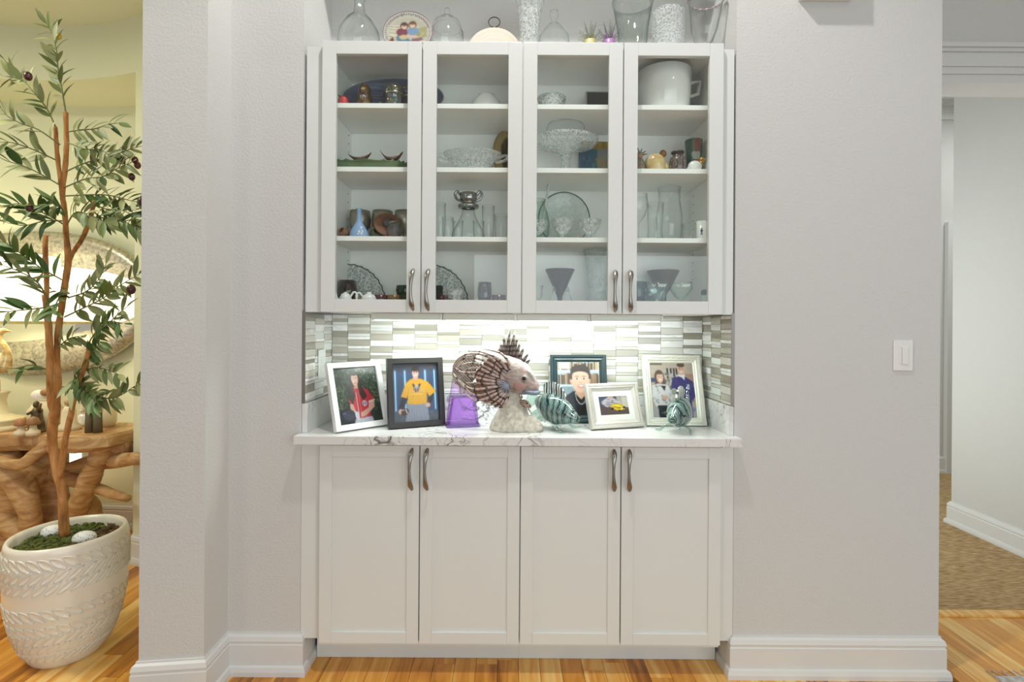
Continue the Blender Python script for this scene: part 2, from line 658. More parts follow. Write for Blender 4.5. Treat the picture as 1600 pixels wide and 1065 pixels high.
# doorway to the hall on the right: header wall, cased head, jambs
hd = struct(box('wall_doorway_header', 1.645, 3.2, .42, .55, 2.63, CEIL, WALL), 'wall above the hall doorway')
mb = MB()
for (y0, z0, z1) in ((.405, 2.463, 2.50), (.395, 2.50, 2.53), (.385, 2.53, 2.545), (.40, 2.545, 2.60), (.388, 2.60, 2.615), (.375, 2.615, 2.635)):
    mb.box(1.70, 3.2, y0, .55, z0, z1)
struct(mb.build('trim_2', TRIM, fix=False), 'moulded head casing over the hall doorway')
struct(box('door_1', 1.645, 1.74, .42, .55, 0, 2.47, TRIM), 'white door jamb of the hall opening')
struct(box('wall_hall_right', 3.01, 3.16, .45, 1.52, 0, 3.40, WALL), 'white hall wall with baseboard')
struct(box('wall_hall_far', 1.5, 6.2, 2.74, 2.86, 0, 3.40, WALL))
struct(box('wall_hall_left', 1.5, 1.62, .55, 2.74, 0, 3.40, WALL))
wf = MB()
for yy in (.66, 1.62, 2.58): wf.box(1.615, 1.655, yy, yy + .06, .28, 2.44)
wf.box(1.615, 1.655, .66, 2.64, .24, .30); wf.box(1.615, 1.655, .66, 2.64, 2.40, 2.46)
struct(wf.build('hall_fill_frame', TRIM, fix=False))  # frame put round the added hall fill panel; the wall is solid
struct(box('wall_hall_end', 6.1, 6.2, .55, 2.74, 0, 3.40, WALL))
struct(box('wall_hall_return', 3.16, 6.1, .45, .55, 0, 3.40, WALL))
mb = MB()
mb.box(1.62, 6.1, 2.70, 2.74, 3.30, 3.40); mb.box(1.62, 6.1, 2.66, 2.74, 3.36, 3.40); mb.box(1.62, 6.1, 2.715, 2.74, 3.24, 3.30)
struct(mb.build('trim_3', TRIM, fix=False), 'crown moulding in the hall')
struct(box('door_2', 3.99, 4.10, 2.70, 2.74, 0, 2.30, TRIM), 'white door casing at the end of the hall')

# curved foyer wall with a recessed niche
FCX, FCY, FR, FR2 = -2.70, -.80, 1.80, 2.17


def arc(a0, a1, r0, r1, z0, z1, n):
    mb = MB()
    v = []; f = []
    for i in range(n + 1):
        a = a0 + (a1 - a0) * i / n
        for r in (r0, r1):
            for z in (z0, z1):
                v.append((FCX + r * math.cos(a), FCY + r * math.sin(a), z))
    for i in range(n):
        A, B = i * 4, i * 4 + 4
        f += [[A, B, B + 1, A + 1], [A + 2, A + 3, B + 3, B + 2], [A + 1, B + 1, B + 3, A + 3], [A, A + 2, B + 2, B]]
    f += [[0, 1, 3, 2], [n * 4, n * 4 + 2, n * 4 + 3, n * 4 + 1]]
    return mb.add(v, f)


def ang(x, r=FR):
    return math.acos((x - FCX) / r)


aR, aL = ang(-2.098), ang(-3.30)
struct(arc(ang(-1.16), aR, FR, FR + .1, 0, 3.04, 14).build('wall_foyer_right', FOYER), 'curved cream foyer wall beside the niche')
struct(arc(aL, math.radians(178), FR, FR + .1, 0, 3.04, 16).build('wall_foyer_left', FOYER))
struct(arc(aR, aL, FR, FR2 + .1, 2.73, 3.04, 24).build('wall_foyer_niche_head', FOYER), 'curved cream wall above the niche')
bR, bL = math.atan2(.92 - FCY + .36, -2.098 - FCX), math.pi - math.atan2(.92 - FCY + .36, -2.098 - FCX)
struct(arc(math.radians(68), math.radians(112), FR2, FR2 + .1, 0, 2.73, 24).build('wall_foyer_niche_back', FOYER), 'curved cream niche back')
struct(box('wall_foyer_niche_side', -2.098, -2.0, .93, 1.42, 0, 2.73, FOYER))
struct(box('wall_foyer_niche_side', -3.42, -3.30, .90, 1.42, 0, 2.73, FOYER))

# baseboards swept along polylines (room side = left of the direction of travel when s=+1)
BB = [(0.0, 0.0), (.030, 0.0), (.030, .016), (.026, .032), (.018, .036), (.018, .112), (.0155, .116), (.0155, .122), (.018, .126), (.014, .142), (.006, .148), (.006, .154), (0, .154)]


def baseboard(name, pts, label=None, m=None, prof=BB, closed_ends=True):
    pts = [Vector((p[0], p[1])) for p in pts]
    n = len(pts)
    nor = []
    for i in range(n):
        ds = []
        if i > 0: ds.append((pts[i] - pts[i - 1]).normalized())
        if i < n - 1: ds.append((pts[i + 1] - pts[i]).normalized())
        ns = [Vector((-d.y, d.x)) for d in ds]
        if len(ns) == 2:
            b = (ns[0] + ns[1])
            b = b / max(b.dot(ns[0]), .2)
        else:
            b = ns[0]
        nor.append(b)
    v = []; f = []
    k = len(prof)
    for p, q in zip(pts, nor):
        for (o, z) in prof:
            v.append((p.x + q.x * o, p.y + q.y * o, z))
    for i in range(n - 1):
        for j in range(k - 1):
            f.append([i * k + j, i * k + j + 1, (i + 1) * k + j + 1, (i + 1) * k + j])
    f.append(list(range(k))); f.append([(n - 1) * k + j for j in range(k)][::-1])
    o = MB().add(v, f).build(name, m or TRIM)
    return struct(o, label)


baseboard('baseboard_left', [(AX0, .11), (AX0, -.0), (-1.073, -.0), (-1.073, -.150), (-1.285, -.175), (-1.285, .40)], 'white moulded baseboard turning round the pillar')
baseboard('baseboard_right', [(1.645, .40), (1.645, 0), (AX1, 0), (AX1, .11)], 'white moulded baseboard under the switch')
baseboard('baseboard_hall', [(3.01, .45), (3.01, 1.52), (3.16, 1.52)], 'white hall baseboard')
baseboard('baseboard_hall_far', [(6.1, 2.74), (4.10, 2.74)])
baseboard('baseboard_hall_far', [(3.99, 2.74), (1.62, 2.74)])
nr = [(FCX + FR2 * math.cos(a), FCY + FR2 * math.sin(a)) for a in np.linspace(math.radians(73.9), math.radians(106), 20)]
baseboard('baseboard_foyer_niche', nr, 'cream baseboard in the niche')
nr = [(FCX + FR * math.cos(a), FCY + FR * math.sin(a)) for a in np.linspace(ang(-1.30), aR, 10)]
baseboard('baseboard_foyer', nr, 'cream baseboard on the curved foyer wall')

# ================================================================== CABINETS
CX = .0425
DW = .381


def door(parent, x0, x1, z0, z1, fw, is_glass, hinge_left, handle_z):
    g = .0022
    x0 += g; x1 -= g
    mb = MB()
    yf, yb = -.0205, -.0005
    mb.box(x0, x0 + fw, yf, yb, z0, z1, .0016); mb.box(x1 - fw, x1, yf, yb, z0, z1, .0016)
    mb.box(x0 + fw, x1 - fw, yf, yb, z0, z0 + fw * .93, .0012); mb.box(x0 + fw, x1 - fw, yf, yb, z1 - fw * .93, z1, .0012)
    d = mb.build('door', CAB, parent, fix=False)
    if is_glass:
        box('glass_pane', x0 + fw - .006, x1 - fw + .006, -.012, -.008, z0 + fw - .008, z1 - fw + .008, PANE, d)
    else:
        box('door_panel', x0 + fw - .006, x1 - fw + .006, -.0135, -.004, z0 + fw - .008, z1 - fw + .008, CAB, d)
    # S-shaped bar pull
    hx = (x1 - .0265 if hinge_left else x0 + .0265)
    H = .160
    n = 22
    v = []; f = []
    for i in range(n + 1):
        t = i / n
        q = 2 * t - 1
        z = handle_z + q * H / 2
        w = float(np.interp(abs(q), [0, .35, .72, .9, 1.0], [.0048, .0062, .0098, .0075, .0018]))
        off = -.0055 + .0075 * q * q
        out = .004 + .026 * (1 - q ** 4) ** .8
        for k in range(8):
            a = 2 * math.pi * k / 8
            v.append((hx + off + w * math.cos(a), yf - out + .0038 * math.sin(a), z))
    for i in range(n):
        for k in range(8):
            j = (k + 1) % 8
            f.append([i * 8 + k, i * 8 + j, (i + 1) * 8 + j, (i + 1) * 8 + k])
    f += [list(range(8)), [n * 8 + k for k in range(8)]]
    hm = MB().add(v, f)
    for s in (-1, 1):
        hm.tube([(hx + .001, yf + .001, handle_z + s * H * .455), (hx + .001, yf - .018, handle_z + s * H * .455)], .0035, 8)
    hm.build('handle', NICKEL, d, smooth=True)
    return d


UZ0, UZ1 = 1.376, 2.402
SHELF = [2.185, 1.939, 1.671, UZ0 + .018]
UF = .0003


def upper_cabinet(x0, side, label):
    x1 = x0 + 2 * DW
    t = .018
    c = empty('glass_cabinet', (0, 0, 0), 0, label, 'cabinet', 'glass-fronted wall cabinets')
    box('side_panel', x0, x0 + t, UF, AYB - .004, UZ0, UZ1, CABIN, c)
    box('side_panel', x1 - t, x1 - .0004, UF, AYB - .004, UZ0, UZ1, CABIN, c)
    box('top_panel', x0 + t, x1 - t, UF, AYB - .004, UZ1 - t, UZ1, CABIN, c)
    box('bottom_panel', x0 + t, x1 - t, UF, AYB - .004, UZ0, UZ0 + t, CABIN, c)
    box('back_panel', x0 + t, x1 - t, AYB - .014, AYB - .004, UZ0 + t, UZ1 - t, CABIN, c)
    for z in SHELF[:3]:
        box('shelf', x0 + t + .001, x1 - t - .001, .022, AYB - .016, z - .0185, z, CABIN, c, b=.001)
    pin = MB()
    for sx, dx in ((x0 + t, .001), (x1 - t - .001, .001)):
        for yy in (.06, .25):
            for k in range(24):
                z = UZ0 + .12 + k * .036
                if min(abs(z - q) for q in SHELF) > .03:
                    pin.box(sx, sx + dx, yy - .0025, yy + .0025, z - .0025, z + .0025)
    tag(pin.build('shelf_pin_holes', mat('pin_hole', (95, 94, 92), .8), c, fix=False), kind='stuff')
    for hx in (x0 + t, x1 - t - .012):
        for hz in (UZ0 + .12, 1.86, UZ1 - .14):
            h = MB().box(hx, hx + .012, .002, .05, hz - .012, hz + .012, .002)
            h.build('hinge', DARKMETAL, c, fix=False)
    door(c, x0, x0 + DW, UZ0, UZ1, .0525, True, True, 1.462)
    door(c, x0 + DW, x1, UZ0, UZ1, .0525, True, False, 1.462)
    if side < 0:
        box('filler_strip', AX0 + .012, x0, UF, .02, UZ0, UZ1 - .012, CAB, c)
    else:
        box('filler_strip', x1, AX1 - .008, UF, .02, UZ0, UZ1 - .012, CAB, c)
    return c


upper_cabinet(CX - 2 * DW, -1, 'white wall cabinet with two glass doors, holding the blue platter and blue vase')
upper_cabinet(CX, 1, 'white wall cabinet with two glass doors, holding the white casserole and cake stand')


def base_cabinet(x0, side, label):
    x1 = x0 + 2 * DW
    c = empty('base_cabinet', (0, 0, 0), 0, label, 'cabinet', 'white base cabinets')
    box('carcass', x0, x1 - .0004, UF, AYB - .002, .105, .879, CAB, c)
    box('toe_kick', (AX0 + .032 if side < 0 else x0), (x1 - .0004 if side < 0 else AX1 - .032), .088, .104, 0.001, .125, CAB, c)
    door(c, x0, x0 + DW, .124, .872, .046, False, True, .785)
    door(c, x0 + DW, x1, .124, .872, .046, False, False, .785)
    if side < 0:
        box('filler_strip', AX0 + .001, x0, UF, .02, .13, .879, CAB, c)
    else:
        box('filler_strip', x1, AX1 - .001, UF, .02, .13, .879, CAB, c)


base_cabinet(CX - 2 * DW, -1, 'white shaker base cabinet with two doors, below the two portraits of the left end')
base_cabinet(CX, 1, 'white shaker base cabinet with two doors, below the glass fish')

# countertop in veined quartz
def quartz():
    m, nt, p, N, L = base_mat('veined_quartz')
    tc = N.new('ShaderNodeTexCoord')
    def vein(scale, width, seed, dist):
        mp = N.new('ShaderNodeMapping'); mp.inputs['Location'].default_value = (seed, seed * .7, seed * 1.3)
        L.new(tc.outputs['Object'], mp.inputs[0])
        n = N.new('ShaderNodeTexNoise'); n.inputs['Scale'].default_value = scale; n.inputs['Detail'].default_value = 4; n.inputs['Distortion'].default_value = dist
        L.new(mp.outputs[0], n.inputs['Vector'])
        a = N.new('ShaderNodeMath'); a.operation = 'SUBTRACT'; a.inputs[1].default_value = .5; L.new(n.outputs['Fac'], a.inputs[0])
        b = N.new('ShaderNodeMath'); b.operation = 'ABSOLUTE'; L.new(a.outputs[0], b.inputs[0])
        r = N.new('ShaderNodeMapRange'); r.inputs['From Min'].default_value = 0; r.inputs['From Max'].default_value = width
        r.inputs['To Min'].default_value = 1; r.inputs['To Max'].default_value = 0
        L.new(b.outputs[0], r.inputs['Value'])
        return r.outputs[0]
    v1 = vein(4.2, .016, 3.1, 1.6); v2 = vein(9, .02, 11.7, 2.2)
    msk = N.new('ShaderNodeTexNoise'); msk.inputs['Scale'].default_value = 3.5
    L.new(tc.outputs['Object'], msk.inputs['Vector'])
    mr = N.new('ShaderNodeMapRange'); mr.inputs['From Min'].default_value = .475; mr.inputs['From Max'].default_value = .60
    L.new(msk.outputs['Fac'], mr.inputs['Value'])
    mx = N.new('ShaderNodeMath'); mx.operation = 'MAXIMUM'; L.new(v1, mx.inputs[0])
    m2 = N.new('ShaderNodeMath'); m2.operation = 'MULTIPLY'; L.new(v2, m2.inputs[0]); m2.inputs[1].default_value = .6
    L.new(m2.outputs[0], mx.inputs[1])
    ml = N.new('ShaderNodeMath'); ml.operation = 'MULTIPLY'; L.new(mx.outputs[0], ml.inputs[0]); L.new(mr.outputs[0], ml.inputs[1])
    c = N.new('ShaderNodeMix'); c.data_type = 'RGBA'
    c.inputs[6].default_value = rgb(219, 219, 217); c.inputs[7].default_value = rgb(82, 76, 74)
    L.new(ml.outputs[0], c.inputs[0]); L.new(c.outputs[2], p.inputs['Base Color'])
    p.inputs['Roughness'].default_value = .16
    return m


QUARTZ = quartz()
top = MB().box(AX0 - .008, AX1 + .008, -.055, -.0006, .881, .914, .0025).box(AX0 + .001, AX1 - .001, -.004, AYB - .002, .881, .914)
ct = tag(top.build('countertop', QUARTZ, fix=False), 'white quartz countertop with dark grey veins over the base cabinets', 'countertop')
box('upstand', AX0 + .022, AX1 - .022, AYB - .022, AYB - .002, .9142, 1.026, QUARTZ, ct, b=.001)
box('upstand', AX0 + .0012, AX0 + .0212, .001, AYB - .002, .9142, 1.026, QUARTZ, ct, b=.001)
box('upstand', AX1 - .0212, AX1 - .0012, .001, AYB - .002, .9142, 1.026, QUARTZ, ct, b=.001)

# mosaic tiles -------------------------------------------------------
TILES = [
    ramp_mat('tile_marble', [(.35, (214, 214, 210)), (.55, (238, 238, 236))], scale=(14, 14, 30), detail=5, distort=1, rough=.2, rand=True),
    mat('tile_white_glass', (226, 229, 224), .08, coat=.5),
    mat('tile_greige', (176, 171, 157), .12, coat=.4),
    mat('tile_taupe', (150, 146, 133), .12, coat=.4),
    mat('tile_pale_stone', (196, 194, 184), .25),
]
GROUT = mat('grout', (188, 186, 178), .9)
TZ0, TZ1 = 1.0275, 1.374


def mosaic(label, n, cw, place, back):
    t = empty('mosaic_backsplash', (0, 0, 0), 0, label, 'backsplash', 'mosaic tile backsplash')
    back(t)
    for c in range(n):
        z = TZ0 + .001
        prev = -1
        first = random.uniform(.35, 1)
        while z < TZ1 - .006:
            h = random.choice((.0135, .0135, .0135, .027, .027, .040 * .75))
            if z == TZ0 + .001: h *= first
            h = min(h, TZ1 - .001 - z)
            k = random.choices(range(5), (6, 5, 5, 3, 4))[0]
            if k == prev: k = (k + 1 + random.randrange(3)) % 5
            prev = k
            th = .006 + (.0016 if k in (0, 4) else 0)
            o = place(c, z + .0008, z + h - .0008, th)
            o.data.materials.append(TILES[k]); o.parent = t
            z += h
    return t


TCACHE = {}


def tile_obj(w, th, h):
    key = ('%.4f_%.4f_%.4f' % (w, th, h))
    mb = MB().box(0, w, -th, 0, 0, h)
    me = bpy.data.meshes.new('tile'); me.from_pydata([tuple(q) for q in mb.v], [], mb.f)
    o = bpy.data.objects.new('tile', me); COL.objects.link(o)
    return o


bx0, bx1 = AX0 + .0135, AX1 - .0135
cw = .0983
edges = [bx0, bx0 + .068]
while edges[-1] + cw < bx1 - .02: edges.append(edges[-1] + cw)
edges.append(bx1)


def place_back(c, z0, z1, th):
    o = tile_obj(edges[c + 1] - edges[c] - .0016, th, z1 - z0)
    o.location = (edges[c] + .0008, AYB - .0042, z0)
    return o


mosaic('glass and marble mosaic tiles on the back wall behind the framed photos', len(edges) - 1, cw, place_back,
       lambda t: box('grout_bed', AX0 + .001, AX1 - .001, AYB - .0042, AYB - .0005, TZ0, TZ1, GROUT, t))
sw = (AYB - .006 - .004) / 3


def place_side(s):
    def f(c, z0, z1, th):
        o = tile_obj(sw - .0016, th, z1 - z0)
        if s < 0:
            o.rotation_euler = (0, 0, R90)
            o.location = (AX0 + .0046, .0045 + c * sw, z0)
        else:
            o.rotation_euler = (0, 0, -R90)
            o.location = (AX1 - .0046, .0045 + (c + 1) * sw - .0016, z0)
        return o
    return f


GTR = mat('tile_edge_trim', (128, 124, 118), .4, .6)


def side_back(s):
    def f(t):
        x0, x1 = (AX0 + .0005, AX0 + .0046) if s < 0 else (AX1 - .0046, AX1 - .0005)
        box('grout_bed', x0, x1, .003, AYB - .0045, TZ0, TZ1, GROUT, t)
        x0, x1 = (AX0 + .0002, AX0 + .0125) if s < 0 else (AX1 - .0125, AX1 - .0002)
        box('edge_trim', x0, x1, -.001, .003, TZ0, TZ1 + .008, GTR, t)
    return f


mosaic('glass and marble mosaic tiles on the side wall left of the white-framed photo', 3, sw, place_side(-1), side_back(-1))
mosaic('glass and marble mosaic tiles on the side wall right of the second glass fish', 3, sw, place_side(1), side_back(1))

# outlet cover on the left tile wall
ol = empty('outlet', (AX0 + .0125, .165, 1.165), 0, 'white outlet cover on the left tile wall behind the white-framed photo', 'outlet')
MB().box(0, .006, -.036, .036, -.059, .059, .002).build('cover_plate', PLASTIC, ol, fix=False)
for z in (-.02, .02):
    MB().box(.006, .008, -.016, .016, z - .013, z + .013, .001).build('socket', mat('socket_white', (222, 222, 220), .4), ol, fix=False)

# LED bars under the wall cabinets
LEDM = mat('led_lens', (255, 255, 255), .4, emit=((232, 255, 244), 5.0))
LEDB = mat('led_housing', (206, 214, 206), .35)
x = -.548
for i, wd in enumerate((.283, .290, .290, .288)):
    names = ('first from the left', 'second from the left', 'third from the left', 'the rightmost one')
    L_ = empty('led_bar', (x, .055, UZ0 - .001), 0, 'slim white LED bar under the wall cabinets, ' + names[i], 'light bar', 'under-cabinet light bars')
    MB().box(.001, wd - .001, 0, .045, -.026, 0, .002).build('housing', LEDB, L_, fix=False)
    MB().box(.012, wd - .012, .006, .040, -.029, -.0262).build('lens', LEDM, L_, fix=False)
    MB().box(wd - .010, wd - .001, -.004, 0, -.024, -.004, .001).build('connector', PLASTIC, L_, fix=False)
    ld = light('led_light', 'AREA', (x + wd / 2, .078, UZ0 - .0315), 2.3, (.90, 1, .95), rot=(math.radians(22), 0, 0), size=wd - .03, size_y=.03)
    x += wd

# light switch, siren box
p0 = W(1410, 555, 0)
sw_ = empty('light_switch', (p0.x, 0, p0.z), 0, 'white rocker light switch with dimmer on the wall right of the cabinets', 'light switch')
MB().box(-.0365, .0365, -.006, -.0002, -.058, .058, .0022).build('cover_plate', PLASTIC, sw_, fix=False)
MB().box(-.006, .0165, -.0095, -.006, -.033, .033, .0015).build('rocker', PLASTIC, sw_, fix=False)
MB().box(-.0165, -.009, -.008, -.006, -.033, .033, .001).build('dimmer_slider', PLASTIC, sw_, fix=False)
for z in (-.048, .048):
    MB().lathe([(0, 0), (.003, 0), (.003, .0012), (0, .0012)], 10).xform(Matrix.Translation((0, -.006, z)) @ Matrix.Rotation(R90, 4, 'X')).build('screw', PLASTIC, sw_)
p0 = W(1482, 535, 2.74)
s2 = empty('light_switch', (p0.x, 2.74, p0.z), 0, 'small white light switch at the far end of the hall', 'light switch')
MB().box(-.036, .036, -.006, -.0002, -.058, .058, .002).build('cover_plate', PLASTIC, s2, fix=False)
MB().box(-.016, .016, -.009, -.006, -.033, .033, .001).build('rocker', PLASTIC, s2, fix=False)
ch = empty('chime_box', (W(1288, 3, 0).x, 0, W(1288, 3, 0).z), 0, 'white chime box high on the wall above the switch, cut by the picture top', 'door chime')
MB().box(-.10, .10, -.05, -.0003, .0, .13, .004).build('housing', PLASTIC, ch, fix=False)
MB().box(-.085, .085, -.053, -.05, .015, .115, .001).build('grille', PLASTIC, ch, fix=False)

# grey rug corner by the hall
RUG = mat('grey_rug', (206, 204, 200), .95, bump=(300, .8), var=(60, (170, 168, 165), .15))
rg = tag(box('rug', 1.85, 2.9, -1.3, -.012, .0005, .011, RUG), 'corner of a flat grey woven rug on the wood floor by the hall', 'rug')
fr = MB()
for i in range(36):
    xx = 1.855 + i * .029
    fr.tube([(xx, -.012, .006), (xx + random.uniform(-.006, .006), .012, .003), (xx + random.uniform(-.012, .012), .034, .0025)], .0022, 5)
tag(fr.build('fringe', RUG, rg), kind='stuff')

# ================================================================== FRAMED PHOTOGRAPHS ON THE COUNTER
CT = .9142


def skin(c): return c


def photo_girl():
    C = Canvas(84, 104, (44, 56, 46))
    C.blobs(420, 0, 0, 1, 1, .008, .035, [(30, 40, 34), (60, 78, 60), (74, 92, 74), (40, 52, 44), (96, 112, 92)], .8)
    C.blobs(90, .5, 0, 1, .5, .006, .018, [(150, 160, 130), (196, 196, 170), (120, 134, 104)], .8)
    C.blobs(60, 0, .2, .22, .75, .006, .016, [(170, 160, 110), (140, 140, 100)], .8)
    C.blobs(30, .8, .4, 1, .65, .008, .018, [(214, 180, 90), (190, 170, 110)], .7)
    C.rect(0, .72, 1, 1, (58, 60, 60), .55)
    hair = (52, 44, 38)
    C.ell(.46, .20, .125, .15, hair); C.poly([(.36, .2), (.58, .2), (.68, .62), (.56, .66), (.52, .5), (.42, .5), (.38, .66), (.28, .6)], hair)
    C.poly([(.36, .36), (.56, .34), (.74, .42), (.86, .62), (.74, .66), (.72, .96), (.34, .96), (.34, .66), (.26, .60)], (188, 50, 60))
    C.poly([(.28, .34), (.40, .30), (.44, .50), (.36, .66), (.27, .56)], hair, .95)
    C.poly([(.52, .30), (.60, .30), (.70, .54), (.60, .60), (.54, .5)], hair, .95)
    C.poly([(.43, .28), (.53, .28), (.52, .38), (.44, .38)], (206, 160, 138))
    C.ell(.475, .21, .078, .115, (222, 178, 158)); C.ell(.46, .115, .09, .035, hair)
    for x in (.447, .503): C.ell(x, .19, .012, .009, (60, 44, 40))
    C.ell(.475, .225, .01, .02, (204, 152, 134)); C.ell(.475, .268, .032, .013, (240, 232, 226)); C.ell(.475, .279, .034, .007, (186, 90, 90))
    C.line(.46, .46, .46, .94, .006, (232, 226, 226)); C.line(.52, .44, .52, .94, .006, (220, 190, 196), .6)
    C.ell(.62, .66, .055, .05, (226, 222, 226)); C.ell(.62, .66, .038, .034, (40, 50, 90))
    C.line(.61, .63, .61, .69, .006, (230, 230, 230)); C.line(.61, .63, .635, .64, .006, (230, 230, 230)); C.line(.635, .64, .61, .66, .006, (230, 230, 230)); C.line(.61, .66, .64, .675, .006, (230, 230, 230)); C.line(.64, .675, .61, .69, .006, (230, 230, 230))
    C.poly([(.73, .62), (.86, .60), (.84, .74), (.62, .88), (.50, .90), (.50, .82), (.70, .74)], (214, 166, 146))
    C.line(.72, .645, .87, .61, .012, (232, 222, 224))
    C.poly([(.36, .92), (.76, .90), (.78, 1), (.34, 1)], (186, 190, 200))
    C.poly([(.28, .64), (.36, .66), (.40, .80), (.28, .80)], (206, 158, 138))
    C.ell(.20, .86, .18, .13, (34, 36, 46)); C.ell(.24, .84, .13, .09, (56, 60, 76))
    for k in range(6):
        C.line(.05 + k * .05, .80 + .015 * abs(k - 2), .12 + k * .05, .95, .008, (96, 100, 116), .8)
    C.ell(.13, .80, .04, .02, (120, 124, 140), .7); C.poly([(.36, .78), (.46, .80), (.46, .94), (.38, .92)], (200, 204, 214))
    return C.noise(3)


def photo_football():
    C = Canvas(84, 104, (42, 70, 104))
    for j in range(10):
        C.rect(0, j / 10, 1, j / 10 + .1, (62 - j * 2 + (10 if j < 2 else 0), 78 - j * 2, 104 - j * 2), .6)
    C.rect(0, 0, 1, .14, (66, 66, 74), .8)
    for x in (.06, .27, .72, .93):
        C.line(x, .13, x, .80, .05, (60, 130, 190), .45); C.line(x, .13, x, .80, .016, (196, 232, 255))
    C.rect(0, .84, 1, 1, (74, 80, 92), .8); C.blobs(40, 0, .86, 1, 1, .02, .06, [(90, 96, 106), (60, 66, 78)], .5)
    sh = (220, 160, 26)
    C.poly([(.20, .56), (.33, .58), (.22, .80), (.10, .80)], (30, 32, 42)); C.poly([(.80, .56), (.90, .52), (.86, .66), (.74, .78), (.70, .70)], (30, 32, 42))
    C.poly([(.30, .68), (.74, .68), (.78, 1), (.26, 1)], (140, 146, 162))
    for k in range(9): C.line(.31 + k * .05, .72, .28 + k * .057, 1, .010, (112, 118, 138), .7)
    C.poly([(.40, .265), (.60, .265), (.78, .33), (.95, .50), (.80, .585), (.74, .50), (.73, .69), (.60, .715), (.44, .715), (.31, .68), (.33, .50), (.30, .60), (.17, .57), (.28, .35)], sh)
    C.blobs(60, .3, .3, .76, .68, .02, .05, [(206, 146, 20), (228, 172, 44)], .35)
    C.poly([(.455, .22), (.555, .22), (.57, .27), (.50, .30), (.44, .27)], (204, 152, 132))
    C.ell(.505, .165, .072, .085, (222, 174, 154)); C.ell(.50, .095, .085, .045, (48, 40, 38)); C.rect(.425, .10, .445, .15, (48, 40, 38), .8); C.rect(.565, .10, .58, .15, (48, 40, 38), .8)
    for x in (.478, .535): C.ell(x, .155, .012, .008, (56, 44, 42))
    C.ell(.507, .18, .01, .018, (204, 150, 132)); C.ell(.507, .212, .03, .011, (244, 238, 232)); C.line(.478, .221, .536, .221, .006, (170, 90, 86))
    ink = (58, 42, 70)
    C.poly([(.42, .36), (.46, .35), (.52, .42), (.58, .35), (.62, .36), (.56, .46), (.60, .44), (.54, .50), (.48, .50), (.44, .44), (.48, .46)], ink, .9)
    C.ell(.52, .41, .05, .035, (180, 190, 206), .7)
    for k, x in enumerate(np.linspace(.37, .65, 7)): C.rect(x, .44, x + .025, .50, (196, 182, 150), .7)
    C.rect(.38, .525, .66, .54, (234, 226, 200), .8)
    for x in np.linspace(.40, .64, 9): C.rect(x, .522, x + .008, .543, sh, .8)
    C.ell(.16, .82, .05, .045, (214, 166, 148)); C.ell(.25, .83, .085, .06, (62, 36, 34), rot=-.3); C.line(.27, .79, .30, .85, .013, (236, 230, 226)); C.line(.20, .80, .24, .79, .008, (236, 230, 226))
    C.ell(.76, .73, .055, .04, (214, 166, 148))
    return C.noise(2.5)


def photo_boy():
    C = Canvas(84, 100, (176, 190, 192))
    for (y0, y1) in ((-.02, .15), (.20, .42)):
        x = 0
        while x < 1:
            w = rng.uniform(.018, .034)
            C.rect(x, y0 + rng.uniform(.0, .05), x + w, y1, [(150, 116, 84), (94, 78, 66), (176, 150, 120), (110, 90, 76), (200, 184, 150), (70, 64, 62), (140, 134, 120)][rng.integers(7)])
            x += w
    C.rect(.04, 0, .3, .13, (206, 208, 206), .9)
    C.rect(0, .15, 1, .185, (196, 212, 220)); C.rect(0, .42, 1, .46, (196, 212, 220)); C.rect(0, .46, 1, .9, (138, 158, 166))
    C.blobs(80, 0, .46, 1, .75, .01, .03, [(110, 130, 140), (170, 190, 196), (90, 104, 110)], .6)
    C.poly([(.36, .55), (.22, .62), (.0, .78), (0, 1), (1, 1), (1, .78), (.84, .62), (.70, .55)], (36, 38, 46))
    C.blobs(60, .05, .62, .95, 1, .02, .06, [(46, 48, 56), (30, 32, 38)], .5)
    C.poly([(.42, .44), (.66, .44), (.68, .60), (.55, .70), (.41, .60)], (214, 168, 140))
    C.poly([(.41, .58), (.55, .72), (.68, .58), (.72, .66), (.62, 1), (.46, 1), (.38, .66)], (22, 22, 26))
    pr = [(.41, .58), (.44, .70), (.50, .77), (.56, .79), (.62, .76), (.67, .68), (.68, .58)]
    for a, b in zip(pr, pr[1:]): C.line(*a, *b, .011, (206, 210, 216))
    C.ell(.315, .36, .03, .05, (212, 162, 138)); C.ell(.765, .36, .025, .05, (206, 156, 132))
    C.ell(.54, .34, .215, .235, (230, 188, 164)); C.ell(.54, .17, .235, .12, (66, 58, 54)); C.poly([(.31, .17), (.36, .17), (.34, .33), (.31, .33)], (74, 64, 60)); C.poly([(.74, .17), (.78, .17), (.77, .32), (.74, .32)], (74, 64, 60))
    C.ell(.54, .235, .185, .055, (232, 190, 166))
    for x in (.46, .625):
        C.line(x - .042, .268, x + .042, .268, .010, (120, 92, 78), .7); C.ell(x, .315, .032, .015, (240, 232, 226)); C.ell(x, .315, .016, .016, (56, 44, 40))
    C.ell(.545, .385, .028, .02, (216, 166, 142)); C.line(.545, .31, .545, .37, .008, (238, 204, 182))
    C.ell(.55, .455, .075, .03, (196, 116, 108)); C.ell(.55, .450, .06, .016, (244, 240, 236))
    return C.noise(2)


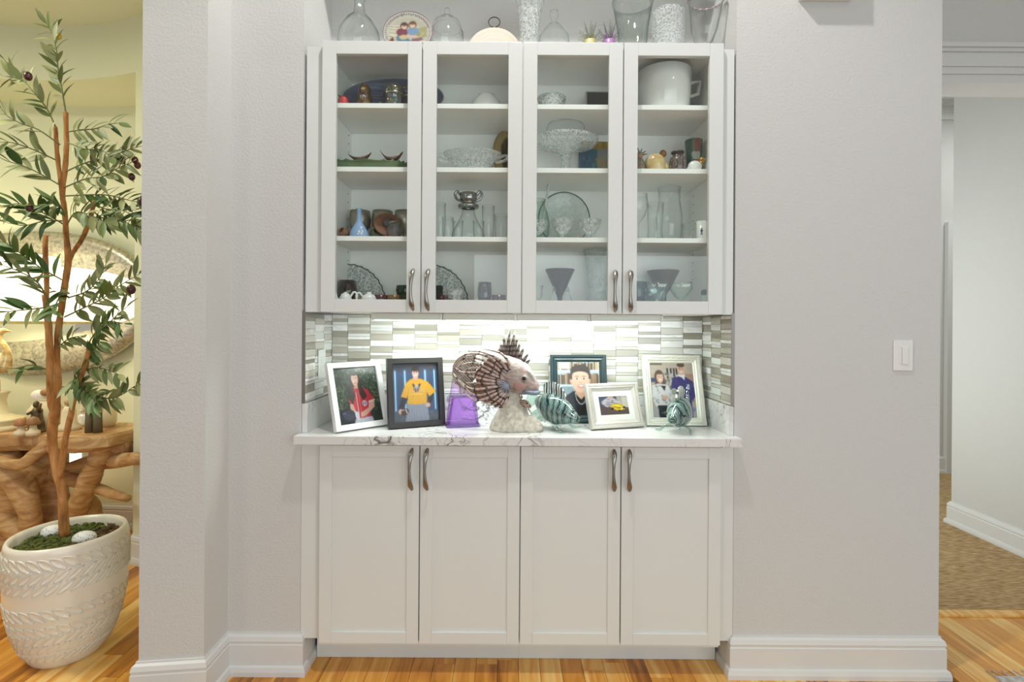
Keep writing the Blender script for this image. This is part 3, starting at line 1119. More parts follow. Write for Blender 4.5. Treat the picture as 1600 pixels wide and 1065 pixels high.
def photo_toy():
    C = Canvas(64, 64, (70, 58, 56))
    C.rect(0, 0, 1, .55, (70, 84, 104)); C.rect(.62, 0, 1, .75, (176, 172, 158)); C.rect(0, .5, 1, 1, (88, 74, 68), .9); C.rect(.8, 0, 1, .62, (204, 200, 188))
    C.poly([(.06, .3), (.3, .08), (.55, .12), (.78, .42), (.6, .55), (.2, .55)], (196, 192, 198)); C.blobs(40, .1, .15, .7, .5, .02, .06, [(150, 140, 150), (222, 218, 222), (110, 100, 116)], .7)
    C.ell(.42, .06, .10, .08, (214, 176, 152))
    C.poly([(.40, .45), (.70, .40), (.84, .56), (.86, .72), (.62, .80), (.36, .62)], (224, 188, 32)); C.poly([(.44, .50), (.66, .46), (.74, .56), (.56, .64)], (250, 220, 70))
    C.ell(.42, .66, .06, .06, (28, 24, 26)); C.ell(.66, .80, .05, .05, (30, 26, 26)); C.ell(.84, .62, .05, .05, (30, 26, 26)); C.line(.5, .56, .8, .7, .02, (70, 54, 20)); C.ell(.28, .56, .04, .03, (180, 150, 214))
    C.ell(.76, .68, .05, .025, (240, 236, 220))
    return C.noise(4)


def photo_couple():
    C = Canvas(84, 104, (186, 172, 154))
    for j in range(6): C.rect(0, j * .035, 1, j * .035 + .02, (200, 190, 176), .6)
    C.rect(0, 0, .28, .04, (110, 96, 84)); C.rect(0, .28, .2, .36, (60, 76, 116)); C.rect(.8, .2, 1, .6, (176, 110, 90), .5)
    for x in (.38, .46, .54, .60): C.rect(x, .10, x + .035, .26 + .06 * math.sin(x * 40), (34, 34, 38))
    C.blobs(60, .3, .2, .64, .5, .015, .04, [(220, 220, 220), (40, 40, 44), (150, 150, 150)], .8)
    C.rect(0, .80, 1, 1, (172, 176, 178), .8)
    C.poly([(.50, .27), (.76, .24), (.97, .34), (1, .62), (.9, .70), (.9, 1), (.58, 1), (.56, .56), (.46, .44)], (56, 50, 118)); C.blobs(40, .55, .3, .95, .9, .02, .06, [(46, 40, 100), (74, 68, 140)], .5)
    C.poly([(.64, .21), (.80, .21), (.78, .32), (.73, .27), (.66, .25)], (236, 236, 240)); C.rect(.82, .39, .88, .48, (222, 222, 232)); C.line(.83, .41, .87, .46, .006, (56, 50, 118))
    C.ell(.72, .12, .085, .105, (226, 178, 154)); C.ell(.72, .035, .09, .045, (92, 68, 56)); 
    for x in (.69, .755): C.ell(x, .105, .011, .008, (60, 46, 42))
    C.ell(.725, .165, .036, .013, (244, 238, 234)); C.ell(.722, .13, .01, .014, (206, 150, 130))
    C.ell(.20, .27, .115, .14, (92, 72, 60)); C.poly([(.10, .28), (.32, .28), (.36, .46), (.08, .46)], (92, 72, 60))
    C.poly([(.02, .42), (.16, .38), (.34, .40), (.48, .52), (.46, .80), (.08, .80), (0, .64)], (226, 226, 226)); C.blobs(50, .03, .42, .46, .78, .015, .04, [(240, 240, 240), (196, 198, 204), (70, 72, 84)], .5)
    C.poly([(.22, .42), (.34, .42), (.30, .52)], (34, 34, 40))
    C.ell(.215, .27, .078, .105, (228, 184, 162)); C.ell(.20, .185, .085, .03, (92, 72, 60))
    for x in (.19, .245): C.ell(x, .255, .010, .008, (64, 46, 42))
    C.ell(.22, .315, .032, .013, (244, 238, 232))
    C.ell(.30, .64, .08, .035, (220, 172, 150)); C.poly([(.12, .78), (.46, .78), (.48, 1), (.14, 1)], (30, 34, 40)); C.line(.2, .92, .46, .84, .006, (190, 200, 200))
    C.ell(.52, .56, .09, .09, (206, 206, 196)); C.ell(.52, .54, .06, .05, (120, 120, 110), .6)
    return C.noise(3)


def frame(label, x, y, yaw, w, h, lean, prof, m, canvas, easel=True, mat_w=0.0, mat_m=None, beads=None, glossy=True):
    """prof = [(inset, height)] moulding section from the outer edge inwards; local x right, z up, front towards -y."""
    r = empty('framed_photo', (x, y, CT), 0, label, 'picture frame', 'framed photos on the counter')
    q = Matrix.Rotation(yaw, 4, 'Z') @ Matrix.Rotation(-lean, 4, 'X')
    r.rotation_euler = q.to_euler()
    v = []; f = []
    for (i, d) in prof:
        v += [(-w / 2 + i, -d, i), (w / 2 - i, -d, i), (w / 2 - i, -d, h - i), (-w / 2 + i, -d, h - i)]
    n = len(prof)
    for a in range(n - 1):
        for k in range(4):
            j = (k + 1) % 4
            f.append([a * 4 + k, a * 4 + j, (a + 1) * 4 + j, (a + 1) * 4 + k])
    f.append([0, 3, 2, 1])
    MB().add(v, f).build('moulding', m, r)
    ins = prof[-1][0]
    dep = prof[-1][1]
    if beads:
        bi, bd, br, stp = beads
        b = MB()
        for (ax, ay, bx_, by_) in ((bi, bi, w - bi, bi), (w - bi, bi, w - bi, h - bi), (w - bi, h - bi, bi, h - bi), (bi, h - bi, bi, bi)):
            L_ = math.hypot(bx_ - ax, by_ - ay); k = int(L_ / stp)
            for t in range(k):
                b.ball((-w / 2 + ax + (bx_ - ax) * t / k, -bd, ay + (by_ - ay) * t / k), br, seg=6, rings=4)
        tag(b.build('beading', m, r, smooth=True), kind='stuff')
    yp = -dep - .0006
    if mat_w > 0:
        mm = MB()
        a, b_ = ins - .002, ins + mat_w
        for (x0, x1, z0, z1) in ((a, b_, a, h - a), (w - b_, w - a, a, h - a), (b_, w - b_, a, b_), (b_, w - b_, h - b_, h - a)):
            mm.box(-w / 2 + x0, -w / 2 + x1, yp - .0016, yp - .0002, z0, z1)
        mm.build('mount', mat_m, r, fix=False)
    a = ins - .001 + mat_w
    canvas.build('photo_print', PRINT, r, lambda u, vv: (-w / 2 + a + u * (w - 2 * a), yp, h - a - vv * (h - 2 * a)))
    if easel:
        e = MB()
        hb = h * .66
        th = math.asin(min(.9, math.sin(lean) + .30)) + 0.12
        yb = hb * math.sin(lean) / math.cos(lean)
        # strut foot touches the counter: local point with world z = 0
        ft = .075
        foot = Vector((0, ft * math.cos(lean) ** 2 * 1.0 + .02, 0))
        foot.z = -foot.y * -math.tan(lean) if False else foot.y * math.tan(lean)
        e.add([(-.022, .001, hb), (.022, .001, hb), (.03, foot.y, foot.z), (-.03, foot.y, foot.z), (-.022, .004, hb), (.022, .004, hb), (.03, foot.y + .003, foot.z + .001), (-.03, foot.y + .003, foot.z + .001)],
              [[0, 1, 2, 3], [4, 7, 6, 5], [0, 4, 5, 1], [1, 5, 6, 2], [2, 6, 7, 3], [3, 7, 4, 0]])
        e.build('easel_strut', mat('frame_backing', (92, 78, 60), .8), r)
    return r


FWHITE = mat('frame_white', (232, 232, 230), .35)
FBLACK = mat('frame_black', (36, 33, 31), .4)
FTEAL = mat('frame_teal_black', (38, 56, 60), .3)
FSILVER = mat('frame_silver', (206, 202, 192), .34, .35)
FPEARL = mat('frame_pearl', (224, 224, 212), .34, .15)
MOUNT = mat('mount_board', (214, 213, 208), .8)
frame('white-framed portrait of a girl in a red jersey at the left counter end', -.588, .081, .80, .234, .270, .318,
      [(0, 0), (0, .022), (.0005, .0235), (.021, .0235), (.0225, .021), (.0225, .012)], FWHITE, photo_girl())
frame('black-framed portrait of a football player in a yellow shirt', -.379, .130, .435, .233, .279, .178,
      [(0, 0), (0, .024), (.001, .025), (.021, .025), (.023, .022), (.023, .010)], FBLACK, photo_football())
frame('dark teal frame with a close portrait of a boy before bookshelves', .300, .232, .075, .246, .292, .17,
      [(0, 0), (0, .014), (.003, .018), (.010, .018), (.016, .013), (.022, .014), (.025, .010), (.030, .008), (.032, .006)], FTEAL, photo_boy(), easel=False)
frame('small silver frame with a pale mount around a toy vehicle photo', .435, .122, .31, .239, .184, .355,
      [(0, 0), (0, .020), (.003, .023), (.009, .024), (.013, .020), (.018, .022), (.025, .016), (.030, .014), (.032, .010)], FSILVER, photo_toy(), mat_w=.022, mat_m=MOUNT, beads=(.0135, .0215, .0022, .0062))
frame('large pearly beaded frame with a photo of a smiling couple', .695, .180, .0, .250, .300, .30,
      [(0, 0), (0, .016), (.003, .019), (.008, .020), (.013, .017), (.020, .018), (.026, .010), (.030, .012), (.034, .007)], FPEARL, photo_couple(), easel=False, beads=(.0115, .0195, .0028, .0075))

# ================================================================== SCULPTURES ON THE COUNTER
# --- lionfish on a coral rock
LY = .075
LS = S(LY)
LC = W(794, 598, LY)                       # root of the pectoral fin
lion = empty('lionfish_sculpture', (W(806, 670, LY).x, LY + .02, CT), 0, 'painted lionfish sculpture with spread striped fins on a rough sandy rock', 'sculpture')
LO = Vector(lion.location)
ROCKM = mat('sandy_rock', (206, 200, 188), .95, bump=(120, .9, .004), var=(60, (176, 168, 154), .12))
FO = LC - LO
FINRAY = ramp_mat('fin_ray', [(0, (50, 40, 40)), (.035, (60, 46, 46)), (.07, (156, 136, 128)), (.6, (186, 170, 162)), (1, (160, 140, 132))], kind='wave', nscale=9, distort=7, detail=1, rough=.5, origin=FO)
FINWEB = ramp_mat('fin_web', [(.0, (70, 48, 44)), (.12, (108, 70, 56)), (.75, (138, 90, 70)), (1, (100, 74, 64))], kind='wave', nscale=9, distort=6, detail=1, rough=.6, origin=FO)
FINGREY = ramp_mat('fin_grey', [(.2, (104, 96, 90)), (.5, (146, 136, 128)), (.8, (176, 166, 156))], kind='wave', nscale=55, distort=1.2, rough=.6, bands='DIAGONAL')
FISHSKIN = ramp_mat('fish_skin', [(.25, (150, 112, 106)), (.45, (166, 146, 140)), (.6, (176, 170, 162)), (.8, (136, 128, 122))], scale=(22, 14, 60), nscale=1.2, detail=5, distort=1.4, rough=.5, bump=.4)
SPINE = ramp_mat('dorsal_spine', [(.10, (62, 54, 54)), (.3, (92, 82, 78)), (.8, (126, 112, 104))], kind='wave', bands='Z', nscale=16, distort=2.5, rough=.5)
SPINEWEB = mat('dorsal_web', (112, 62, 46), .6, var=(60, (70, 42, 38), .1))


def LP(px, py, dy=0.0):
    return W(px, py, LY + dy) - LO


# rock base
mb = MB()
k = 1 / LS
zb = CT - LO.z
prof = [(0, 0), (34 * k, 0), (35 * k, 4 * k), (31 * k, 14 * k), (25 * k, 26 * k), (20 * k, 36 * k), (16 * k, 46 * k), (12 * k, 56 * k), (9 * k, 64 * k), (0, 70 * k)]
mb.lathe(prof, 26, (W(800, 670, LY).x - LO.x, -.02, zb), sy=.62)
mb.lathe([(0, 0), (21 * k, 0), (21 * k, 5 * k), (17 * k, 15 * k), (9 * k, 22 * k), (0, 24 * k)], 20, (W(828, 668, LY).x - LO.x, -.028, zb), sy=.8)
for q in mb.v:
    from mathutils import noise as _n
    d = _n.noise_vector(q * 45) * .0045 + _n.noise_vector(q * 130) * .0018
    if q.z > zb + .002: q += d
mb.build('rock_base', ROCKM, lion, smooth=True)

# head and body: lofted ellipses along an axis
def loft(rings, seg=20):
    """rings = (centre, half height, half depth, axis dir)"""
    v = []; f = []
    for c, rh, rd, ax in rings:
        ax = Vector(ax).normalized()
        side = Vector((0, 1, 0))
        up = ax.cross(side).normalized()
        for i in range(seg):
            a = 2 * math.pi * i / seg
            v.append(Vector(c) + up * rh * math.cos(a) + side * rd * math.sin(a))
    n = len(rings)
    for i in range(n - 1):
        for k_ in range(seg):
            j = (k_ + 1) % seg
            f.append([i * seg + k_, i * seg + j, (i + 1) * seg + j, (i + 1) * seg + k_])
    f.append(list(range(seg))); f.append([(n - 1) * seg + i for i in range(seg)][::-1])
    return MB().add(v, f)


body = [((764, 553), 4, 5), ((773, 558), 9, 9), ((785, 568), 17, 15), ((797, 579), 24, 19), ((808, 589), 27, 20), ((818, 596), 23, 17), ((828, 602), 17, 13), ((836, 606), 11, 10), ((841, 608), 6, 6)]
rg_ = []
for i, (p, rh, rd) in enumerate(body):
    a = LP(*body[max(i - 1, 0)][0]); b = LP(*body[min(i + 1, len(body) - 1)][0])
    rg_.append((LP(*p), rh * k, rd * k, b - a))
loft(rg_).build('body', FISHSKIN, lion, smooth=True)
lip = smooth_poly([LP(816, 611, -.030), LP(826, 613, -.034), LP(836, 614, -.024), LP(842, 612, -.006), LP(841, 611, .012)], 4)
MB().tube(lip, interp([2, 3.2 , 3.6, 3.2, 2], len(lip)) and [x * k for x in interp([2, 3.2, 3.6, 3.2, 2], len(lip))], 8).build('lower_lip', mat('lip_blue_grey', (112, 124, 138), .5), lion, smooth=True)
MB().ball(LP(812, 603, -.043), 9 * k, 4 * k, 9 * k).build('cheek', mat('cheek_red', (166, 122, 116), .6, var=(120, (152, 132, 126), .1), bump=(120, .6)), lion, smooth=True)
MB().ball(LP(819, 591, -.042), 5.6 * k, 4 * k, 5.6 * k).build('eye_ring', mat('eye_ring', (146, 140, 134), .4), lion, smooth=True)
MB().ball(LP(819, 591, -.050), 3.1 * k, 2.4 * k, 3.1 * k).build('eye', mat('eye_black', (18, 18, 22), .05), lion, smooth=True)
MB().tube(smooth_poly([LP(818, 575, -.02), LP(826, 581, -.026), LP(833, 592, -.02), LP(838, 601, -.012)], 4), interp([1.5 * k, 4 * k, 3.6 * k, 1.5 * k], 13), 8).build('brow', mat('brow_grey', (196, 198, 194), .5, var=(80, (158, 150, 146), .15)), lion, smooth=True)

# dorsal crest: each spine a part, with webs between
dors = [(779, 551, 776, 546), (782, 551, 780, 541), (785, 551, 782, 534), (789, 552, 787, 523), (793, 554, 797, 511), (798, 557, 805, 516), (802, 559, 809, 525), (806, 562, 813, 534), (810, 565, 819, 541), (813, 568, 826, 552), (816, 571, 829, 561)]
for i, (bx_, by_, tx, ty) in enumerate(dors):
    a, b = LP(bx_ - (tx - bx_) * .25, by_ + 6, .0), LP(tx, ty, .004 * ((i % 3) - 1))
    MB().tube([a, a.lerp(b, .45), a.lerp(b, .8), b], [2.2 * k, 3.2 * k, 2.2 * k, .4 * k], 7).build('dorsal_spine', SPINE, lion, smooth=True)
    if i:
        pb = dors[i - 1]
        c = LP(pb[0], pb[1] + 4); d = LP(pb[2], pb[3])
        P = [a, a.lerp(b, .50), c.lerp(d, .50), c]
        mid = (P[1] + P[2]) / 2 - Vector((0, 0, .004))
        vv = [P[0], P[1], mid, P[2], P[3]]
        th = Vector((0, .0012, 0))
        MB().add([q - th for q in vv] + [q + th for q in vv], [[0, 1, 2, 3, 4], [9, 8, 7, 6, 5]] + [[i_, (i_ + 1) % 5, (i_ + 1) % 5 + 5, i_ + 5] for i_ in range(5)]).build('dorsal_web', SPINEWEB, lion)

# pectoral fin: rays fan out to the left, reddish webs between, grey trailing fringe
rays = [
    [(797, 584), (795, 566), (783, 552), (768, 547), (755, 545)],
    [(796, 586), (786, 568), (770, 556), (750, 549), (731, 548)],
    [(795, 588), (780, 570), (762, 557), (742, 552), (722, 556), (710, 568), (707, 582)],
    [(793, 590), (775, 574), (755, 563), (735, 559), (718, 563), (711, 573)],
    [(792, 592), (772, 580), (750, 569), (732, 567), (716, 573)],
    [(791, 594), (768, 584), (748, 575), (733, 576), (720, 583)],
    [(791, 596), (766, 589), (745, 582), (730, 582), (719, 580), (712, 574)],
    [(790, 598), (764, 594), (742, 589), (728, 586), (720, 583)],
    [(790, 600), (764, 599), (742, 598), (729, 598)],
    [(790, 602), (766, 605), (745, 608), (730, 604), (716, 592)],
    [(791, 604), (770, 611), (750, 617), (734, 613), (715, 592), (708, 582)],
    [(791, 606), (773, 616), (757, 623), (740, 624), (720, 608)],
    [(792, 608), (778, 620), (765, 628), (752, 629)],
    [(793, 610), (782, 624), (772, 631), (763, 633)],
    [(794, 611), (786, 627), (779, 634), (772, 636)],
    [(796, 612), (791, 627), (786, 635), (781, 637)],
]
RP = []
for i, r in enumerate(rays):
    n = len(r)
    bulge = [-.036 - .028 * math.sin(math.pi * min(1, j / (n - 1) * 1.0)) + .02 * (j / (n - 1)) for j in range(n)]
    pts = smooth_poly([LP(x, y, bulge[j] - .004 * (i % 2)) for j, (x, y) in enumerate(r)], 6)
    RP.append(pts)
    MB().tube(pts, interp([2.2 * k, 2.3 * k, 1.9 * k, 1.5 * k, .8 * k], len(pts)), 6).build('fin_ray', FINRAY, lion, smooth=True)


def along(pts, t):
    d = [0]
    for a, b in zip(pts, pts[1:]): d.append(d[-1] + (b - a).length)
    x = t * d[-1]
    for i in range(len(pts) - 1):
        if d[i + 1] >= x: return pts[i].lerp(pts[i + 1], (x - d[i]) / max(1e-9, d[i + 1] - d[i]))
    return pts[-1]


ext = [.22, .28, .34, .42, .50, .55, .56, .60, .66, .60, .50, .56, .66, .72, .78, .78]
for i in range(len(RP) - 1):
    e0, e1 = ext[i], ext[i + 1]
    n = 8
    v = []; f = []
    for j in range(n + 1):
        a, b = along(RP[i], .06 + (e0 - .06) * j / n), along(RP[i + 1], .06 + (e1 - .06) * j / n)
        m_ = (a + b) / 2
        v += [a, m_ + Vector((0, .003, 0)) - (a - b).cross(Vector((0, 1, 0))).normalized() * (-.004 if j == n else 0), b]
    for j in range(n):
        for c in range(2):
            f.append([j * 3 + c, j * 3 + c + 1, j * 3 + c + 4, j * 3 + c + 3])
    N_ = len(v)
    v2 = [q + Vector((0, .0016, 0)) for q in v]
    rim = [0, 1, 2] + [j * 3 + 2 for j in range(1, n + 1)] + [n * 3 + 1, n * 3] + [j * 3 for j in range(n - 1, 0, -1)]
    f = f + [[q + N_ for q in fc[::-1]] for fc in f] + [[rim[i_], rim[(i_ + 1) % len(rim)], rim[(i_ + 1) % len(rim)] + N_, rim[i_] + N_] for i_ in range(len(rim))]
    MB().add(v + v2, f).build('fin_web', FINWEB, lion)
# grey tail fan behind the rays
tail = [(745, 553), (722, 557), (710, 568), (706, 582), (710, 598), (722, 606), (738, 613), (750, 618), (744, 604), (738, 596), (748, 588), (744, 578), (752, 570), (742, 562)]
cc = (730, 583)
vv = [LP(cc[0], cc[1], .0)] + [LP(x, y, .004 * ((i % 2) * 2 - 1)) for i, (x, y) in enumerate(tail)]
n = len(tail)
fs = [[0, i + 1, (i + 1) % n + 1] for i in range(n)]
vb = [q + Vector((0, .003, 0)) for q in vv]
mb = MB().add(vv + vb, fs + [[a + n + 1 for a in fc[::-1]] for fc in fs] + [[i + 1, (i + 1) % n + 1, (i + 1) % n + 2 + n, i + 2 + n] for i in range(n)])
mb.build('tail_fan', FINGREY, lion)
# little gill plumes in blue grey at the fin root
for i in range(7):
    a = LP(793, 600, -.05); an = math.radians(150 + i * 22)
    b = a + Vector((math.cos(an) * 14 * k, -.004, math.sin(an) * 14 * k))
    MB().tube([a, a.lerp(b, .5), b], [2 * k, 1.5 * k, .5 * k], 6).build('root_plume', mat('plume_blue', (132, 140, 158), .5), lion, smooth=True)
# small fish beside the rock
q = loft([(LP(813, 626, -.02), 2 * k, 2 * k, (1, 0, -.3)), (LP(818, 629, -.02), 5.5 * k, 4 * k, (1, 0, -.3)), (LP(824, 632, -.02), 5.5 * k, 4 * k, (1, 0, -.3)), (LP(830, 635, -.02), 2.2 * k, 2 * k, (1, 0, -.3))], 12)
sf = q.build('small_fish', mat('small_fish', (176, 156, 138), .5, var=(120, (120, 92, 78), .12)), lion, smooth=True)
MB().ball(LP(824, 630, -.031), 1.3 * k, 1 * k, 1.3 * k, 8, 6).build('eye', MATS['eye_black'], sf, smooth=True)
for (x0, y0, x1, y1) in ((821, 636, 826, 648), (825, 638, 832, 647), (816, 622, 814, 612)):
    MB().tube([LP(x0, y0, -.02), LP(x1, y1, -.02)], [1.6 * k, .6 * k], 6).build('branch', mat('coral_branch', (150, 142, 128), .8), lion)

# --- purple faceted glass vase
PURPLE = glass('purple_glass', (242, 226, 251), edge=.22, ior=1.4)
PURPLE2 = glass('deep_purple_glass', (236, 212, 248), edge=.15, ior=1.4)
vy = .155
vs_ = S(vy)
vp = W(722.5, 664, vy)
vase = empty('glass_vase', (vp.x, vy, CT), math.radians(14), 'purple faceted glass vase widening to its base, behind the lionfish fins', 'vase')


def frustum(w0, w1, z0, z1, d0, d1):
    return [(-w0, -d0, z0), (w0, -d0, z0), (w0, d0, z0), (-w0, d0, z0), (-w1, -d1, z1), (w1, -d1, z1), (w1, d1, z1), (-w1, d1, z1)]


FB = [[0, 3, 2, 1], [4, 5, 6, 7], [0, 1, 5, 4], [1, 2, 6, 5], [2, 3, 7, 6], [3, 0, 4, 7]]
u = 1 / vs_
mb = MB().add(frustum(25 * u, 19.5 * u, 0, 46 * u, 15 * u, 12 * u), FB)
bm = bmesh.new()
for q in mb.v: bm.verts.new(q)
bm.verts.ensure_lookup_table()
for fc in mb.f: bm.faces.new([bm.verts[i] for i in fc])
bmesh.ops.bevel(bm, geom=[e for e in bm.edges if abs(e.verts[0].co.z - e.verts[1].co.z) > .02], offset=.012, segments=1, affect='EDGES')
MB().bm(bm).build('lower_body', PURPLE2, vase)
mb = MB().add(frustum(19.3 * u, 14.5 * u, 46.5 * u, 80 * u, 11.8 * u, 9 * u), FB)
bm = bmesh.new()
for q in mb.v: bm.verts.new(q)
bm.verts.ensure_lookup_table()
for fc in mb.f: bm.faces.new([bm.verts[i] for i in fc])
bmesh.ops.bevel(bm, geom=[e for e in bm.edges if abs(e.verts[0].co.z - e.verts[1].co.z) > .02], offset=.010, segments=1, affect='EDGES')
MB().bm(bm).build('upper_body', PURPLE, vase)
MB().add(frustum(22 * u, 15 * u, 3 * u, 44 * u, 12 * u, 8 * u), FB).build('inner_core', PURPLE2, vase)
MB().box(-20 * u, 20 * u, -12.2 * u, -12 * u, 45.4 * u, 47.2 * u).build('bright_band', glass('vase_band', (236, 210, 244), edge=.6), vase)
MB().add(frustum(26 * u, 25.3 * u, 0, 5 * u, 16 * u, 15.4 * u), FB).build('foot', glass('foot_glass', (238, 226, 244), edge=.3), vase)

# --- two blown-glass fish
FISHGLASS = ramp_mat('striped_art_glass', [(.04, (16, 44, 50)), (.14, (52, 104, 110)), (.20, (20, 44, 56)), (.27, (176, 204, 196)), (.33, (48, 80, 56)), (.41, (112, 104, 60)), (.47, (24, 60, 92)), (.54, (92, 70, 56)), (.60, (16, 40, 46)), (.68, (190, 214, 206)), (.74, (34, 84, 100)), (.84, (64, 104, 76)), (.95, (120, 150, 146))],
                     kind='wave', nscale=8.5, distort=7, detail=3, rough=.06, coat=1.0, scale=(1.5, 1, 1))
FINGLASS = glass('fin_glass', (226, 240, 234), edge=.55, power=1.5, bump=(60, .5, 'n'))
FINSTRIPE = ramp_mat('striped_fin_glass', [(.12, (40, 48, 52)), (.25, (196, 208, 204)), (.8, (232, 238, 234)), (.95, (90, 104, 104))], kind='wave', nscale=14, distort=1.0, rough=.1, coat=1)


def glass_fish(label, px, py, Y, length, hgt, yaw, pitch, body_sx):
    c = W(px, py, Y)
    r = empty('glass_fish', (c.x, Y, CT), yaw, label, 'glass fish', 'striped glass fish')
    zc = c.z - CT
    M = Matrix.Translation((0, 0, zc)) @ Matrix.Rotation(pitch, 4, 'Y')
    L_ = length
    rings = []
    prof = [(-.50, .10, .06), (-.42, .25, .16), (-.30, .42, .30), (-.12, .50, .40), (.06, .48, .40), (.22, .38, .33), (.34, .26, .24), (.42, .17, .17), (.47, .13, .13), (.50, .09, .10)]
    for x, a, b in prof:
        rings.append(((x * L_, 0, 0), a * hgt, b * hgt, (1, 0, 0)))
    lf = loft(rings, 24).xform(M)
    lf.build('body', FISHGLASS, r, smooth=True)
    # mouth ring
    MB().tube([M @ Vector((.50 * L_ + .001, .10 * hgt * math.cos(a), .09 * hgt * math.sin(a))) for a in np.linspace(0, 2 * math.pi, 13)], .0028, 6).build('mouth', glass('mouth_glass', (200, 226, 214), edge=.6), r, smooth=True)
    for s in (-1, 1):
        MB().ball(M @ Vector((.27 * L_, s * .31 * hgt, .08 * hgt)), .0055, .0055, .0055, 10, 8).build('eye', MATS['eye_black'], r, smooth=True)
    def fin(name, outline, th, m, wob=.0):
        n = len(outline)
        v = [M @ Vector((x * L_, -th + wob * math.sin(i * 2.1), z * hgt)) for i, (x, z) in enumerate(outline)] + [M @ Vector((x * L_, th + wob * math.sin(i * 2.1), z * hgt)) for i, (x, z) in enumerate(outline)]
        MB().add(v, [list(range(n)), [n + i for i in range(n)][::-1]] + [[i, i + n, (i + 1) % n + n, (i + 1) % n] for i in range(n)]).build(name, m, r)
    fin('dorsal_fin', [(-.34, .34), (-.44, .62), (-.34, .78), (-.22, .86), (-.08, .84), (.05, .70), (.14, .50), (.02, .46)], .0035, FINSTRIPE, .002)
    fin('tail_fin', [(-.46, .10), (-.62, .42), (-.76, .58), (-.72, .30), (-.70, 0), (-.76, -.30), (-.64, -.46), (-.52, -.2), (-.46, -.10)], .004, FINGLASS, .003)
    fin('anal_fin', [(-.40, -.22), (-.54, -.52), (-.40, -.62), (-.24, -.60), (-.14, -.44)], .0035, FINGLASS, .002)
    Mi = M.inverted()
    for s in (-1, 1):
        a = M @ Vector((.12 * L_, s * .2 * hgt, -.36 * hgt))
        b = Vector((.22 * L_, s * .48 * hgt, .0085))
        pts = smooth_poly([a, a.lerp(b, .5) + Vector((0, s * .012, 0)), b, b + Vector((.03, s * .012, .002))], 4)
        MB().tube(pts, interp([.007, .006, .0075, .003], len(pts)), 8, flat=.7).build('foot', FINGLASS, r, smooth=True)
    a = M @ Vector((.0, 0, -.44 * hgt)); b = Vector((a.x, 0, .007))
    MB().tube([a, a.lerp(b, .5), b], [.006, .005, .006], 8).build('foot', FINGLASS, r, smooth=True)
    return r


glass_fish('teal striped glass fish between the lionfish and the small silver frame', 870, 640, .085, .205, .118, math.radians(-34), math.radians(17), 1)
glass_fish('teal striped glass fish with its nose to the left, before the large pearly frame', 1061, 645, .065, .165, .118, math.radians(233), math.radians(12), 1)

# ================================================================== GLASSWARE AND KEEPSAKES
S1, S2, S3, S0 = SHELF[0] + .0006, SHELF[1] + .0006, SHELF[2] + .0006, SHELF[3] + .0006
TOP = UZ1 + .0006


def at(px, py, Y, z):
    p = W(px, py, Y)
    return Vector((p.x, Y, z)), p.z - z, 1 / S(Y)


def vessel(name, label, cat, px, top, Y, z, prof, m, group=None, seg=32, th=.0016, shell=True, ripple=None, rotz=0, parts=(), rot=None, sy=1.0):
    """Turned vessel standing at depth Y on height z; prof = [(radius in photo pixels there, share of height)];
    parts = [(name, prof, material)] share the same scale."""
    loc, H, k = at(px, top, Y, z)
    def turned(pr):
        return [(r * k, t * H) for r, t in pr]
    def mk(pr, mm, nm, parent, shell_):
        out = turned(pr)
        if shell_ and out[-1][0] > 1e-6:
            inner = [(max(r - th, .0002), max(zz, th)) for r, zz in out[::-1] if r > th]
            out = out + inner + [(0, inner[-1][1])]
        mb = MB().lathe(out, seg, ripple=ripple, sy=sy)
        if shell_ and mm in (CLEAR, GREENISH, CUT, CUTF) or mm.name == 'smoke_edge_glass':
            r0, z0 = turned(pr)[-1]
            rp = 24 if ripple is None else 24
            mb.tube([(r0 * math.cos(a), r0 * sy * math.sin(a), z0) for a in np.linspace(0, 2 * math.pi, 41)], .0011, 5, cap=False)
        return mb.build(nm, mm, parent, smooth=True)
    if not parts:
        o = mk(prof, m, name, None, shell)
        o.location = loc; o.rotation_euler = rot or (0, 0, rotz)
        return tag(o, label, cat, group)
    r = empty(name, loc, rotz, label, cat, group, rot=rot)
    if prof: mk(prof, m, 'body', r, shell)
    for pn, pp, pm in parts:
        if callable(pp): pp(r, k, H, pm)
        else: mk(pp, pm, pn, r, pp[-1][0] > 1e-6)
    return r


def handle_part(pts, rad, name='handle', flat=1.0):
    def f(r, k, H, m):
        P = smooth_poly([Vector((x * k, 0, t * H)) for x, t in pts], 5)
        MB().tube(P, rad * k, 8, flat=flat).build(name, m, r, smooth=True)
    return f


